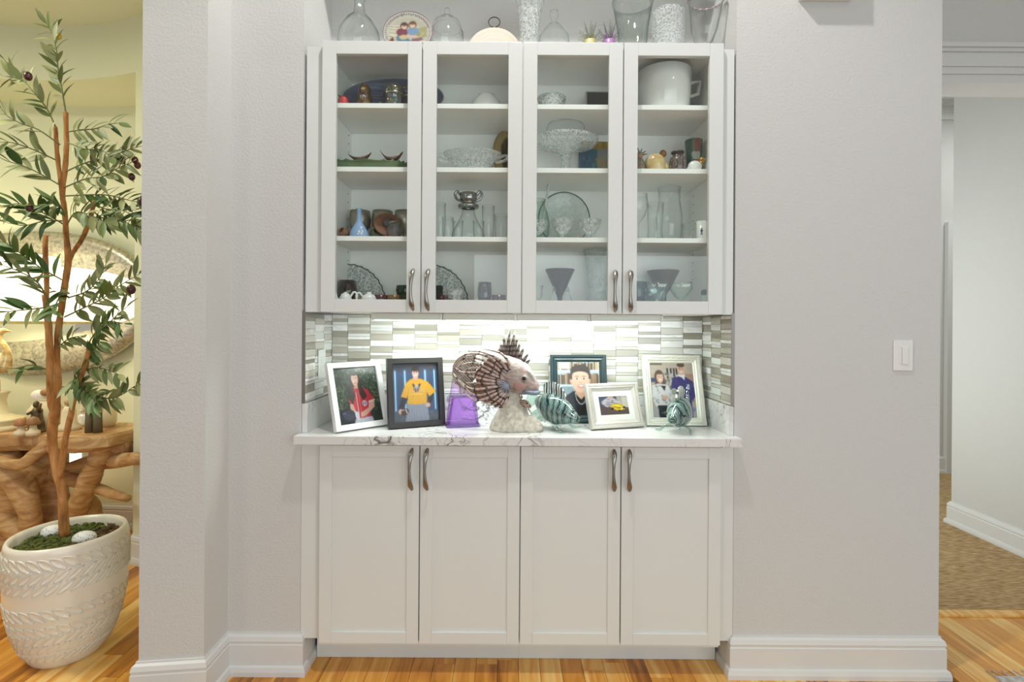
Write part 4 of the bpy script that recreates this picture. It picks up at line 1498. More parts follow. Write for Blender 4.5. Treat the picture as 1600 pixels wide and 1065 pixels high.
def plate(name, label, cat, px, top, Y, z, rx, m, lean=.25, rim=None, group=None, ry=None, rotz=0.0, canvas=None, deep=.10, canvas_m=None, rimm=None):
    """Round or oval plate standing on its edge and leaning back; rx, ry in photo pixels."""
    loc, H, k = at(px, top, Y, z)
    ry_ = H / 2 / math.cos(lean) if ry is None else ry * k
    rx_ = rx * k
    r = empty(name, loc, 0, label, cat, group)
    r.rotation_euler = (Matrix.Rotation(rotz, 4, 'Z') @ Matrix.Rotation(-lean, 4, 'X')).to_euler()
    d = deep * min(rx_, ry_)
    prof = [(0, .0), (.55, .0), (.68, -.35 * d), (.94, -d), (1.0, -d), (1.0, -d + .003), (.95, -d + .0035), (.68, -.35 * d + .004), (.55, .004), (0, .004)]
    n = 40
    v = []; f = []; idx = []
    for (q, y) in prof:
        row = []
        for i in range(n):
            a = 2 * math.pi * i / n
            w = 1 + (rim[0] * math.cos(rim[1] * a) if rim and q > .9 else 0)
            row.append(len(v)); v.append((rx_ * q * w * math.cos(a), y, ry_ + ry_ * q * w * math.sin(a)))
        idx.append(row)
    for a, b in zip(idx, idx[1:]):
        for i in range(n):
            f.append([a[i], a[(i + 1) % n], b[(i + 1) % n], b[i]])
    MB().add(v, f).build('plate_body', m, r, smooth=True)
    if rimm:
        MB().tube([(rx_ * math.cos(a), -d, ry_ + ry_ * math.sin(a)) for a in np.linspace(0, 2 * math.pi, 41)], .0022, 6).build('rim', rimm, r, smooth=True)
    if canvas:
        def fn(u_, v_):
            X, Z = 2 * u_ - 1, 1 - 2 * v_
            # square to disc
            q = max(abs(X), abs(Z)); l = math.hypot(X, Z)
            if l > 1e-6: X, Z = X / l * q, Z / l * q
            rr = q * .985
            y = -.0008 if rr < .55 else (-.0008 - .35 * d * (rr - .55) / .13 if rr < .68 else -.0008 - .35 * d - .65 * d * (rr - .68) / .26)
            return (X * rx_ * .985, max(y, -d - .0008), ry_ + Z * ry_ * .985)
        def remap(C):
            # the sheet is a squeezed square: sample the drawing at the disc position
            h, w = C.h, C.w
            im = C.im.copy()
            for j in range(h):
                for i in range(w):
                    X, Z = 2 * C.u[j, i] - 1, 1 - 2 * C.v[j, i]
                    q = max(abs(X), abs(Z)); l = math.hypot(X, Z)
                    if l > 1e-6: X, Z = X / l * q, Z / l * q
                    ii = min(w - 1, max(0, int((X + 1) / 2 * w))); jj = min(h - 1, max(0, int((1 - Z) / 2 * h)))
                    im[j, i] = C.im[jj, ii]
            C.im = im
            return C
        remap(canvas).build('painted_face', canvas_m or GLAZE, r, fn)
    return r


CERW = mat('white_ceramic', (232, 231, 226), .2, coat=.4)
DARKGLASS = mat('dark_brown_glass', (44, 30, 30), .08, coat=.6)
PEWTER = mat('pewter', (190, 184, 170), .36, .7, var=(18, (140, 134, 118), .2))
IRID = ramp_mat('iridescent_glaze', [(.3, (70, 62, 60)), (.42, (120, 128, 96)), (.5, (130, 96, 108)), (.58, (96, 130, 132)), (.7, (70, 50, 66))], scale=(30, 30, 30), nscale=1.4, detail=3, distort=1.5, rough=.18, metal=.5)
CLAY = mat('brown_clay', (132, 96, 72), .7, var=(40, (96, 72, 58), .15), bump=(80, .5))
BLUEJ = mat('jasper_blue', (140, 166, 202), .6)
JWHITE = mat('jasper_white', (214, 220, 228), .6)
GOLDC = mat('tan_gold_glaze', (190, 160, 104), .3, var=(22, (226, 206, 160), .15), coat=.4)

# ---- top of the wall cabinets, left to right
vessel('glass_bottle', 'big round clear glass bottle with a narrow neck, leftmost on the cabinet top', 'bottle', 562, -12, .15, TOP,
       [(0, 0), (22, 0), (30, .12), (33, .28), (30, .45), (20, .60), (9, .70), (7, .85), (9, .90), (9, 1)], CLEAR)


def folk_plate():
    C = Canvas(72, 72, (204, 204, 192))
    for a in np.linspace(0, 2 * math.pi, 54):
        C.ell(.5 + .455 * math.cos(a), .5 + .455 * math.sin(a), .014, .014, [(120, 84, 90), (150, 120, 124), (96, 110, 104)][rng.integers(3)], .9)
    for a in np.linspace(math.pi * 1.15, math.pi * 1.9, 22):
        C.ell(.5 + .43 * math.cos(a), .5 + .43 * math.sin(a), .010, .018, (60, 60, 70), .9)
    C.ell(.5, .52, .40, .38, (198, 196, 176))
    for j in range(7): C.rect(.13, .34 + j * .05, .44, .365 + j * .05, (232, 226, 204)); C.line(.13, .37 + j * .05, .44, .37 + j * .05, .005, (130, 120, 104), .8)
    C.poly([(.62, .42), (.88, .36), (.9, .62), (.66, .62)], (178, 176, 130)); C.blobs(24, .66, .4, .88, .62, .01, .03, [(150, 156, 110), (206, 196, 150)], .7)
    C.poly([(.26, .60), (.40, .54), (.58, .72), (.56, .9), (.3, .86)], (98, 136, 160)); C.poly([(.58, .66), (.80, .62), (.84, .8), (.7, .9), (.56, .88)], (150, 112, 118))
    C.ell(.38, .50, .12, .10, (136, 76, 88)); C.ell(.60, .47, .12, .10, (132, 164, 196)); C.ell(.41, .62, .09, .06, (214, 196, 150)); C.ell(.60, .60, .11, .03, (226, 196, 180))
    for x, y, hc in ((.42, .34, (96, 78, 68)), (.59, .31, (120, 92, 72))):
        C.ell(x, y, .085, .09, hc); C.ell(x, y + .02, .058, .066, (234, 202, 178)); C.ell(x, y - .035, .062, .028, hc)
        for s in (-.022, .022): C.ell(x + s, y + .02, .008, .009, (70, 54, 50))
    C.poly([(.12, .72), (.20, .62), (.24, .80)], (120, 62, 48)); C.ell(.80, .74, .06, .04, (226, 216, 190))
    return C.noise(3)


plate('painted_plate', 'oval plate painted with two seated girls, standing on the cabinet top', 'plate', 637, 14, .065, TOP, 38.5, CERW, lean=.12, ry=None, canvas=folk_plate(), deep=.05, rimm=mat('plate_rim_mauve', (140, 112, 122), .3))
vessel('glass_jar', 'clear lidded glass jar on the cabinet top, between painted plate and wooden board', 'jar', 699, 14, .13, TOP,
       [(0, 0), (24, 0), (26, .1), (26, .55), (22, .62), (22, .64)], CLEAR, parts=[('lid', [(23, .645), (20, .74), (12, .82), (3, .86), (5, .93), (4, 1), (0, 1)], CLEAR)])
loc, H, k = at(772, 37, .215, TOP)
wb = empty('wooden_board', loc, 0, 'round wooden board standing upright with a metal ring on the cabinet top', 'board')
wb.rotation_euler = (-.10, 0, 0)
WOODT = ramp_mat('turned_wood', [(.1, (198, 188, 172)), (.5, (206, 196, 180)), (.9, (200, 190, 174))], kind='wave', nscale=9, distort=1.2, rough=.6, origin=(0, 0, H * .4))
RR = 41 * k
oz = H - RR if H > 2 * RR else H / 2
a_ = H / 2
MB().lathe([(0, 0), (.96, 0), (1, .1), (1, .9), (.96, 1), (0, 1)], 48).xform(Matrix.Translation((0, .02, a_)) @ Matrix.Rotation(R90, 4, 'X') @ Matrix.Diagonal((RR, a_, .018, 1))).build('board_body', WOODT, wb, smooth=False)
for (dx, dz) in ((-12, .52), (0, .42), (14, .56)):
    MB().ball((dx * k, .002, a_ * 2 * dz), 2 * k, .002, 1.6 * k, 10, 6).build('knot', mat('knot_brown', (120, 96, 74), .7), wb, smooth=True)
MB().tube([(9 * k * math.cos(a), .01, H + 10.5 * k + 8.5 * k * math.sin(a)) for a in np.linspace(-1.3, 2 * math.pi - 1.75, 26)], .0021, 8).build('ring', DARKMETAL, wb, smooth=True)
MB().lathe([(0, H - .002), (1.8 * k, H - .002), (1.4 * k, H + 3 * k), (0, H + 3 * k)], 10, (0, .01, 0)).build('ring_stud', DARKMETAL, wb)
vessel('cut_crystal_vase', 'tall flared cut crystal vase on the cabinet top, just right of the wooden board', 'vase', 828, -6, .10, TOP,
       [(0, 0), (17, 0), (16, .1), (14, .35), (16, .6), (20, .85), (24, 1)], CUT, ripple=(.05, 14))
vessel('butter_dome', 'ringed clear glass dome with a knob on the cabinet top, beside the crystal vase', 'dish', 866, 14, .20, TOP,
       [(0, 0), (34, 0), (37, .06), (34, .1)], CLEAR, parts=[('dome', [(29, .10), (29.5, .16), (28, .18), (27, .34), (27.5, .36), (25, .40), (23, .52), (23.5, .54), (20, .58), (14, .68), (9, .74), (4, .77), (4, .82), (7, .88), (6.5, .96), (0, 1)], CLEAR)])


def glass_flower(label, px, top, Y, col, hx):
    loc, H, k = at(px, top, Y, TOP)
    r = empty('glass_flower', loc, 0, label, 'glass flower', 'spiky glass flowers')
    m = glass('flower_' + hx, tuple(int(255 - (255 - c) * .14) for c in col), edge=.5, power=1.6, rim=(150, 154, 156), rimp=1.8)
    ms = mat('flower_core_' + hx, tuple(int(c * .92) for c in col), .1, coat=.6)
    for ring, (n, el, L_) in enumerate(((9, .35, .62), (8, .8, .8), (5, 1.25, 1.0))):
        for i in range(n):
            a = 2 * math.pi * (i + ring * .4) / n
            d = Vector((math.cos(a) * math.cos(el), math.sin(a) * math.cos(el) * .6, math.sin(el)))
            p0 = Vector((0, 0, H * .42)); p1 = p0 + d * H * .6 * L_
            MB().tube([p0, p0.lerp(p1, .35), p0.lerp(p1, .7), p1], [2.0 * k, 1.9 * k, 1.2 * k, .25 * k], 6).build('petal', m, r, smooth=True)
    MB().lathe([(0, 0), (12 * k, 0), (9 * k, H * .1), (7 * k, H * .3), (9 * k, H * .46), (0, H * .55)], 16).build('flower_core', ms, r, smooth=True)


glass_flower('spiky glass flower with a yellow heart on the cabinet top', 922, 34, .09, (226, 216, 150), 'yellow')
glass_flower('spiky glass flower with a purple heart on the cabinet top', 952, 34, .09, (190, 140, 196), 'purple')
plate('glass_plate', 'ribbed clear glass plate standing behind the two glass flowers', 'plate', 942, 33, .22, TOP, 40, CLEAR, lean=.2, rim=(.02, 24), deep=.12)
vessel('hurricane_vase', 'large flared clear glass vase on the cabinet top, right of the glass flowers', 'vase', 989, 2, .13, TOP,
       [(0, 0), (21, 0), (21.5, .2), (24, .55), (28, .8), (32, 1)], glass('smoke_edge_glass', (250, 252, 251), edge=.42, rim=(170, 176, 174), rimp=4.0), seg=40)
vessel('textured_tumbler', 'bubbly textured glass tumbler on the cabinet top, right of the large flared vase', 'tumbler', 1044, 21, .10, TOP,
       [(0, 0), (22, 0), (25, .08), (25, .9), (24.5, 1)], CUTF, seg=36)
vessel('pink_rim_goblet', 'clear glass goblet with a pink beaded rim on the cabinet top', 'goblet', 1098, -2, .10, TOP,
       [(0, 0), (16, 0), (15, .04), (4, .10), (4, .2), (14, .3), (20, .5), (23, .75), (27, 1)], CLEAR, rot=(0, .06, 0),
       parts=[('beaded_rim', lambda r, k, H, m: MB().tube([(27.5 * k * math.cos(a), 27.5 * k * math.sin(a), H + .002 * math.sin(a * 18)) for a in np.linspace(0, 2 * math.pi, 73)], [.0028 + .0012 * math.sin(i * 1.5) for i in range(73)], 6).build('beaded_rim', m, r, smooth=True), mat('pink_bead', (206, 172, 180), .15, coat=.5))])
plate('glass_platter', 'clear glass platter leaning at the right end of the cabinet top', 'platter', 1128, 6, .13, TOP, 20, CLEAR, lean=.1, rotz=-.9, deep=.1)

# ---- left cabinet, top shelf
def blue_platter():
    C = Canvas(72, 72, (104, 114, 140))
    C.blobs(90, 0, 0, 1, 1, .03, .12, [(88, 96, 122), (122, 132, 158), (98, 96, 120)], .5)
    for _ in range(30):
        x, y = rng.uniform(.05, .8), rng.uniform(.12, .5)
        C.line(x, y, x + .16, y + rng.uniform(-.04, .05), .010, [(170, 182, 202), (140, 154, 180), (190, 196, 208)][rng.integers(3)], .6)
    return C


plate('oval_platter', 'large dark blue oval platter standing at the back of the top left shelf', 'platter', 614, 119, .150, S1, 79, mat('platter_blue', (62, 66, 84), .3), lean=.16, canvas=blue_platter(), deep=.07, rimm=mat('platter_rim', (150, 150, 146), .3))
loc, H, k = at(537, 149, .06, S1)
st = empty('strawberry_figurine', loc, 0, 'small red strawberry figurine with a green leaf on the top left shelf', 'figurine')
MB().ball((0, 0, H * .5), 8 * k, 7 * k, H * .5).build('berry', mat('berry_red', (196, 76, 76), .4), st, smooth=True)
for a in (0, 2.1, 4.2):
    MB().tube([(-5 * k, 0, H * .86), (-5 * k + 5 * k * math.cos(a), 4 * k * math.sin(a), H * .98)], [1.8 * k, .5 * k], 6).build('leaf', mat('berry_leaf', (70, 124, 96), .5), st, smooth=True)
nd = vessel('nesting_doll', 'dark painted nesting doll with a pale face on the top left shelf', 'figurine', 570, 131, .064, S1,
            [(0, 0), (9.5, 0), (11, .12), (11, .42), (9.4, .58), (9.6, .75), (7.5, .92), (3, 1), (0, 1)], mat('doll_dark', (54, 44, 38), .25, var=(60, (120, 90, 50), .12), coat=.5), shell=False,
            parts=[('face', lambda r, k, H, m: MB().ball((0, -6.5 * k, H * .70), 5 * k, 3.4 * k, H * .13).build('face', m, r, smooth=True), mat('doll_face', (196, 168, 120), .4)),
                   ('apron', lambda r, k, H, m: MB().ball((0, -7 * k, H * .34), 6.5 * k, 4.4 * k, H * .20).build('apron', m, r, smooth=True), mat('doll_apron', (176, 150, 130), .4, var=(120, (60, 60, 90), .1)))])
stn = vessel('lustre_stein', 'iridescent lustre stein with a domed lid and side handle on the top left shelf', 'stein', 616, 131, .064, S1,
             [(0, 0), (15, 0), (14, .05), (13.5, .48), (15.5, .52), (15.5, .56)], IRID, shell=False,
             parts=[('domed_lid', [(16, .565), (16.5, .68), (14, .86), (8, .97), (0, 1)], IRID), ('handle', handle_part([(13, .50), (22, .56), (25, .72), (20, .86), (13, .82)], 2.4), IRID),
                    ('silver_band', [(15.9, .50), (16.2, .53), (15.9, .56)], STEEL)])
vessel('small_cone', 'small dark pointed cone between the nesting doll and the lustre stein', 'ornament', 594, 157, .055, S1, [(0, 0), (5, 0), (3.4, .5), (0, 1)], mat('cone_dark', (70, 66, 62), .5), shell=False)
loc, H, k = at(760, 149, .11, S1)
b_ = vessel('upturned_bowl', 'white bowl turned upside down on the top shelf behind the second glass door', 'bowl', 760, 148, .12, S1, [(28, 0), (27, .2), (22, .6), (13, .92), (12, 1), (0, 1)], CERW, shell=False, sy=.8)
# ---- left cabinet, second shelf
loc, H, k = at(579, 247, .112, S2)
H = .030
TRAYG = mat('green_glaze', (84, 106, 78), .25, var=(14, (106, 124, 88), .2), coat=.4)
tr = empty('scalloped_tray', loc, 0, 'long green scalloped tray on the second left shelf', 'tray')
n = 72
v = []; f = []; idx = []
for (q, z) in ((0, .0), (.72, .0), (.86, .35), (.97, .9), (1.0, 1.0), (.98, 1.08), (.86, .5), (.72, .18), (0, .18)):
    row = []
    for i in range(n):
        a = 2 * math.pi * i / n
        sc = 1 + (.022 * math.cos(24 * a) if q > .9 else 0)
        ex = lambda t: math.copysign(abs(t) ** .55, t)
        row.append(len(v)); v.append((61 * k * q * sc * ex(math.cos(a)), .078 * q * sc * ex(math.sin(a)), H * z * (1 + (.10 * math.cos(24 * a) if q > .9 else 0))))
    idx.append(row)
for a, b in zip(idx, idx[1:]):
    for i in range(n): f.append([a[i], a[(i + 1) % n], b[(i + 1) % n], b[i]])
MB().add(v, f).build('tray_body', TRAYG, tr, smooth=True)
zt = S2 + .0062
for (px, top, w, lab, hl, hr_) in ((562, 236, 18.5, 'dark leaf-shaped pottery boat on the green tray, the left one', .75, .9), (612, 233, 18.5, 'dark leaf-shaped pottery boat on the green tray, the right one', 1.0, .78)):
    zb_ = zt + .030
    loc2, H2, k2 = at(px, top, .068, zb_)
    bo = MB()
    rr = []
    for i in range(17):
        t = -1 + 2 * i / 16
        up = (hl if t < 0 else hr_) * abs(t) ** 2.2
        wd = (1 - abs(t) ** 2.5) * .022 + .003
        rr.append((t * w * k2, up * H2, wd))
    v = []; f = []
    for x, z, wd in rr:
        zz = z * .80
        v += [(x, -wd, zz + H2 * .20), (x * .92, -wd * .5, zz), (x * .92, wd * .5, zz), (x, wd, zz + H2 * .20), (x * .95, wd * .5, zz + .004), (x * .95, -wd * .5, zz + .004)]
    for i in range(16):
        for c in range(6): f.append([i * 6 + c, i * 6 + (c + 1) % 6, i * 6 + 6 + (c + 1) % 6, i * 6 + 6 + c])
    f += [list(range(6)), [96 + c for c in range(6)][::-1]]
    bo.add(v, f).lathe([(0, -.0300), (9 * k2, -.0300), (6 * k2, -.016), (8 * k2, .001), (0, .002)], 14, sy=.6)
    o = bo.build('pottery_boat', mat('boat_brown', (96, 74, 66), .35, .2, var=(40, (140, 112, 100), .15)), None, smooth=True, loc=loc2)
    tag(o, lab, 'dish', 'pottery boats on the green tray')
# cut glass dish overhanging the shelf edge
dsh = vessel('cut_glass_dish', 'cut glass dish with two side handles on the second shelf behind the second door', 'dish', 738, 240, .085, S2,
             [(0, 0), (17, 0), (22, .12), (34, .55), (44, .95), (45, 1)], CUTF, seg=40, ripple=(.02, 24), sy=.62,
             parts=[('handle', handle_part([(-38, .72), (-50, .9), (-56, .8), (-48, .6), (-36, .55)], 2.2), CUT), ('handle', handle_part([(38, .72), (50, .9), (56, .8), (48, .6), (36, .55)], 2.2), CUT)])


def gold_plate():
    C = Canvas(48, 48, (196, 170, 108))
    C.ell(.5, .5, .43, .43, (212, 188, 124)); C.ell(.5, .5, .24, .36, (86, 66, 44)); C.blobs(40, .3, .2, .7, .8, .02, .05, [(120, 96, 60), (60, 46, 36), (190, 180, 150), (110, 70, 50)], .9)
    return C


plate('gold_plate', 'golden oval plate with a dark motif, leaning by the divider on the second shelf', 'plate', 797, 200, .235, S2, 27, mat('gold_rim', (150, 128, 84), .3), lean=.12, rotz=.35, canvas=gold_plate(), deep=.06)
# ---- left cabinet, third shelf
for i, (px, lab) in enumerate(((563, 'pewter goblet at the back of the third left shelf, behind the blue vase'), (598, 'pewter goblet at the back of the third left shelf, behind the brown hat'), (633, 'pewter goblet at the back of the third left shelf, beside the door stile'))):
    vessel('pewter_goblet', lab, 'goblet', px, 330, .215, S3, [(0, 0), (11, 0), (10, .04), (3.2, .1), (3.2, .30), (9, .40), (15.5, .52), (16.5, .74), (15.5, 1)], PEWTER, 'pewter goblets on the third shelf')
vb = vessel('jasper_vase', 'pale blue bottle vase with white relief flowers on the third left shelf', 'vase', 561.5, 326, .085, S3,
            [(0, 0), (13, 0), (14.5, .06), (13.5, .22), (9, .40), (4.6, .56), (3.8, .72), (3.8, .92), (4.8, 1)], BLUEJ)
vb['label'] = 'pale blue bottle vase with white relief flowers on the third left shelf'
loc, H, k = at(561.5, 326, .085, S3)
rel = MB()
for (x, t) in ((3.5, .18), (6.5, .12), (5, .26), (8, .2), (2, .10), (6, .33)):
    rel.ball((x * k, -math.sqrt(max(0, (13.4 * k) ** 2 - (x * k) ** 2)) * (1 if t < .24 else .78), H * t), 2.2 * k, .9 * k, 2.4 * k, 8, 6)
rel.build('relief_flowers', JWHITE, vb, smooth=True)


def lying_pot(label, px, top, Y, z, r_px, tilt, m, name='clay_pot', rz=0.0, cat='pot'):
    loc, H, k = at(px, top, Y, z)
    R = r_px * k
    pr = [(0, -R * .95), (R * .55, -R * .95), (R * .92, -R * .45), (R, 0), (R * .85, R * .5), (R * .62, R * .72), (R * .70, R * .98), (R * .62, R * .98), (R * .5, R * .7), (R * .75, 0), (0, -R * .6)]
    mb = MB().lathe(pr, 20)
    mb.xform(Matrix.Rotation(rz, 4, 'Z') @ Matrix.Rotation(tilt, 4, 'X'))
    zm = min(q.z for q in mb.v)
    for q in mb.v: q.z -= zm
    o = mb.build(name, m, None, smooth=True, loc=loc)
    return tag(o, label, cat)


lying_pot('tiny brown clay jug tipped to show its dark mouth, left of the blue vase', 538, 353, .10, S3, 8.5, 1.0, CLAY, rz=-.5)
lying_pot('small grey-green pottery jug lying behind the blue vase and the hat', 588, 350, .13, S3, 10, 1.15, mat('olive_pot', (112, 108, 88), .4, var=(40, (86, 84, 70), .15)), rz=.5)
lying_pot('round dark pottery pot with a pale rim, below the brown clay hat', 617, 352, .085, S3, 12.5, .5, mat('grey_pot', (84, 84, 86), .4, var=(60, (112, 100, 90), .12)))
loc, H, k = at(606, 331, .125, S3)
hat = empty('clay_hat', loc, 0, 'reddish brown clay hat with a wide brim tilted among the pottery', 'hat')
Mh = Matrix.Rotation(.55, 4, 'Y') @ Matrix.Rotation(1.0, 4, 'X')
hatb = MB().lathe([(0, .0), (21 * k, .002), (22 * k, .005), (20 * k, .009), (9 * k, .007), (8 * k, .02), (5 * k, .028), (0, .029)], 26).xform(Mh)
hz = min(q.z for q in hatb.v)
hat.location.z = S3 + .062
HATM = mat('hat_clay', (142, 100, 78), .6, var=(30, (110, 78, 64), .2))
hatb.build('brim', HATM, hat, smooth=True)
MB().lathe([(0, .0285), (4.2 * k, .028), (8 * k, .0215), (8.4 * k, .012), (8.8 * k, .012), (8.4 * k, .0225), (4.6 * k, .0295), (0, .0300)], 20).xform(Mh).build('crown', mat('hat_crown', (88, 80, 74), .5), hat, smooth=True)
# support: the hat leans on a little stand
MB().tube([(0, .01, -.0612), (0, .006, .0)], .004, 8).build('stand', HATM, hat)
# glasses behind the second door
vessel('decanter', 'clear glass decanter with a wide metal collar and pouring spouts on the third shelf', 'decanter', 732, 322, .13, S3,
       [(0, 0), (24, 0), (27, .06), (24, .3), (14, .62), (10, .8), (10, 1.0)], CLEAR,
       parts=[('metal_collar', [(10.5, .93), (16, .95), (16.5, 1.02), (11, 1.06), (10.5, 1.1), (13, 1.12), (13.5, 1.36), (11, 1.38), (0, 1.38)], STEEL),
              ('spout', handle_part([(12, 1.16), (18, 1.2), (21, 1.34), (17, 1.42), (13, 1.32)], 2.0), STEEL), ('spout', handle_part([(-12, 1.16), (-18, 1.2), (-21, 1.34), (-17, 1.42), (-13, 1.32)], 2.0), STEEL)])
for px, top, Y, r, lab in ((688, 318, .08, 9, 'tall slim clear glass at the left edge of the second door pane, third shelf'), (700, 340, .12, 9, 'clear glass between the slim glass and the decanter, third shelf'),
                           (716, 345, .065, 8, 'short clear glass in front of the decanter, third shelf'), (763, 322, .085, 10, 'tall clear glass right of the decanter, third shelf'), (783, 336, .12, 11, 'clear glass at the right edge of the second door pane, third shelf'), (748, 346, .055, 9, 'short clear glass just right of the decanter foot, third shelf')):
    vessel('drinking_glass', lab, 'glass', px, top, Y, S3, [(0, 0), (r * .82, 0), (r * .85, .04), (r * .95, .5), (r, 1)], CLEAR, 'clear drinking glasses on the third shelf')
# ---- left cabinet, bottom shelf
vessel('dark_tumbler', 'dark brown rounded glass tumbler on the bottom shelf behind the first door', 'tumbler', 543.5, 438, .13, S0, [(0, 0), (10, 0), (13, .25), (14.5, .6), (13, 1)], DARKGLASS)
vessel('dark_tumbler', 'dark rounded glass tumbler on the bottom shelf behind the second door', 'tumbler', 757.5, 441, .08, S0, [(0, 0), (5, 0), (9.5, .22), (11.3, .55), (10.6, 1)], DARKGLASS)


def fan_dish(label, px, top, Y, w, flip=1):
    loc, H, k = at(px, top, Y, S0)
    r = empty('fan_dish', loc, 0, label, 'dish', 'fan-shaped cut glass dishes')
    r.rotation_euler = (-.18, 0, 0)
    v = []; f = []
    A0, A1 = math.radians(-12), math.radians(102)
    n = 22
    R = w * k
    rows = 8
    for j in range(rows + 1):
        q = .12 + .88 * j / rows
        for i in range(n + 1):
            a = A0 + (A1 - A0) * i / n
            sc = 1 + .012 * math.cos(i * math.pi)
            v.append((flip * (R * q * sc * math.cos(a) - R * .45), -.012 * q + .002 * math.cos(i * math.pi), R * .02 + max(R * q * sc * math.sin(a), -.0) * H / R))
    for j in range(rows):
        for i in range(n): f.append([j * (n + 1) + i, j * (n + 1) + i + 1, (j + 1) * (n + 1) + i + 1, (j + 1) * (n + 1) + i])
    N_ = len(v)
    v += [(x, y + .005, z) for x, y, z in v]
    f += [[a + N_ for a in fc[::-1]] for fc in f]
    MB().add(v, f).build('fan_body', glass('fan_glass', (228, 232, 230), edge=.6, bump=(105, 1.0, 'cut'), power=1.4, f0k=2.5, frost=.55), r)
    edge = [v[rows * (n + 1) + i] for i in range(n + 1)]
    MB().tube(edge, .0026, 6).build('fan_rim', glass('fan_rim_glass', (140, 148, 146), edge=.4, power=1.2), r, smooth=True)


fan_dish('fan-shaped cut glass dish on the bottom shelf behind the first door', 570, 413, .22, 62)
fan_dish('fan-shaped cut glass dish on the bottom shelf behind the second door', 700, 414, .22, 60)
TEALG = glass('green_glass', (110, 176, 140), edge=.25)
vessel('green_goblet', 'green glass goblet on the bottom shelf at the door stile of the left cabinet', 'goblet', 634, 446, .10, S0, [(0, 0), (10, 0), (3, .1), (3, .25), (12, .42), (15, .8), (14, 1)], TEALG)
vessel('green_tumbler', 'green glass tumbler on the bottom shelf at the left of the second door', 'tumbler', 681, 446, .10, S0, [(0, 0), (9, 0), (11, .3), (11.5, 1)], TEALG)
tp = vessel('white_teapot', 'small white china teapot with a curled handle on the bottom shelf behind the first door', 'teapot', 540, 456, .055, S0, [(0, 0), (6, 0), (9.5, .3), (9.5, .6), (6, .88), (2, .95), (2, 1), (0, 1)], CERW, shell=False,
            parts=[('handle', handle_part([(8, .35), (16, .4), (18, .85), (13, 1.0), (8, .7)], 1.6), CERW), ('spout', handle_part([(-8, .4), (-13, .6), (-16, .95)], 1.8), CERW)])
vessel('white_sugar_bowl', 'small lidded white china bowl with a ring handle, right of the white teapot', 'bowl', 577, 456, .055, S0, [(0, 0), (6, 0), (11, .3), (12, .6), (9, .8), (4, .88), (3, 1), (0, 1)], CERW, shell=False,
       parts=[('handle', handle_part([(-10, .35), (-18, .45), (-20, .8), (-15, .95), (-10, .7)], 1.5), CERW)])
REDG = mat('dark_red_glaze', (74, 30, 36), .2, coat=.5)
for px, lab, m in ((595, 'low dark red dish beside the white lidded bowl', REDG), (616, 'low amber-brown dish beside the green goblet', mat('amber_glaze', (112, 84, 44), .25)), (697, 'low dark red dish under the second fan-shaped dish', REDG), (780, 'low dark red dish beside the dark tumbler of the second door', REDG)):
    vessel('low_dish', lab, 'dish', px, 461, .075, S0, [(0, 0), (8, 0), (11, .6), (11.5, 1)], m, 'low dishes on the bottom shelf')
vessel('ribbed_glass_cup', 'ribbed clear glass cup before the second fan-shaped dish', 'cup', 711, 452, .05, S0, [(0, 0), (8, 0), (11, .5), (13, 1)], CUT, ripple=(.05, 12))

# ---- right cabinet, top shelf
vessel('beaded_bowl', 'small beaded clear glass bowl on the top shelf behind the third door', 'bowl', 862, 154, .09, S1, [(0, 0), (12, 0), (18, .3), (22, 1)], CUT, ripple=(.04, 16))
loc, H, k = at(936, 139, .19, S1)
sc_ = empty('dark_tile', loc, 0, 'dark grey plaque with a pale edge on the top shelf of the right cabinet', 'plaque')
sc_.rotation_euler = (-.12, 0, 0)
MB().box(-20 * k, 24 * k, 0, .012, 0, H, .004).build('pale_edge', mat('plaque_edge', (176, 176, 172), .4), sc_, fix=False)
MB().box(-18 * k, 24 * k, -.002, -.0002, .004, H * .95, .0008).build('plaque_face', mat('plaque_dark', (64, 63, 64), .3), sc_, fix=False)
cas = vessel('white_casserole', 'large white casserole pot with an angular handle on the top right shelf', 'pot', 1037, 117, .14, S1, [(0, 0), (34, 0), (38, .06), (41, .6), (42.5, 1)], CERW, th=.004, seg=48)
loc, H, k = at(1037, 117, .14, S1)
hp = [(40 * k, H * .80), (57 * k, H * .84), (54 * k, H * .56), (41 * k, H * .50)]
MB().tube([Vector((x, 0, z)) for x, z in hp], [3.2 * k] * 4, 4).build('handle', CERW, cas)
# ---- right cabinet, second shelf
cs = vessel('cake_stand', 'pressed glass cake stand with a clear dome on the second shelf behind the third door', 'cake stand', 884, 216, .135, S2,
            [(0, 0), (24, 0), (23, .06), (9, .18), (6, .4), (9, .58), (18, .68), (44, .78), (50, .9), (51, 1.0), (48, 1.0)], CUTF, shell=False, ripple=(.012, 22), seg=44,
            parts=[('dome', [(30, 1.0), (30, 1.26), (27, 1.37), (18, 1.43), (0, 1.45)], CLEAR)], sy=.75)


def tin_art():
    C = Canvas(48, 44, (72, 112, 136))
    C.rect(0, 0, 1, .18, (176, 140, 50)); C.blobs(24, .1, 0, 1, .18, .02, .05, [(120, 90, 40), (206, 176, 90)], .8); C.rect(.55, .18, 1, .42, (150, 150, 150)); C.poly([(.5, .4), (.9, .3), (1, .5), (.95, .9), (.62, .95)], (166, 158, 110))
    C.blobs(60, .1, .4, .9, 1, .02, .06, [(84, 140, 160), (50, 86, 120), (120, 170, 180), (190, 110, 90), (60, 70, 90)], .8); C.rect(.0, .8, .12, 1, (30, 48, 70))
    return C


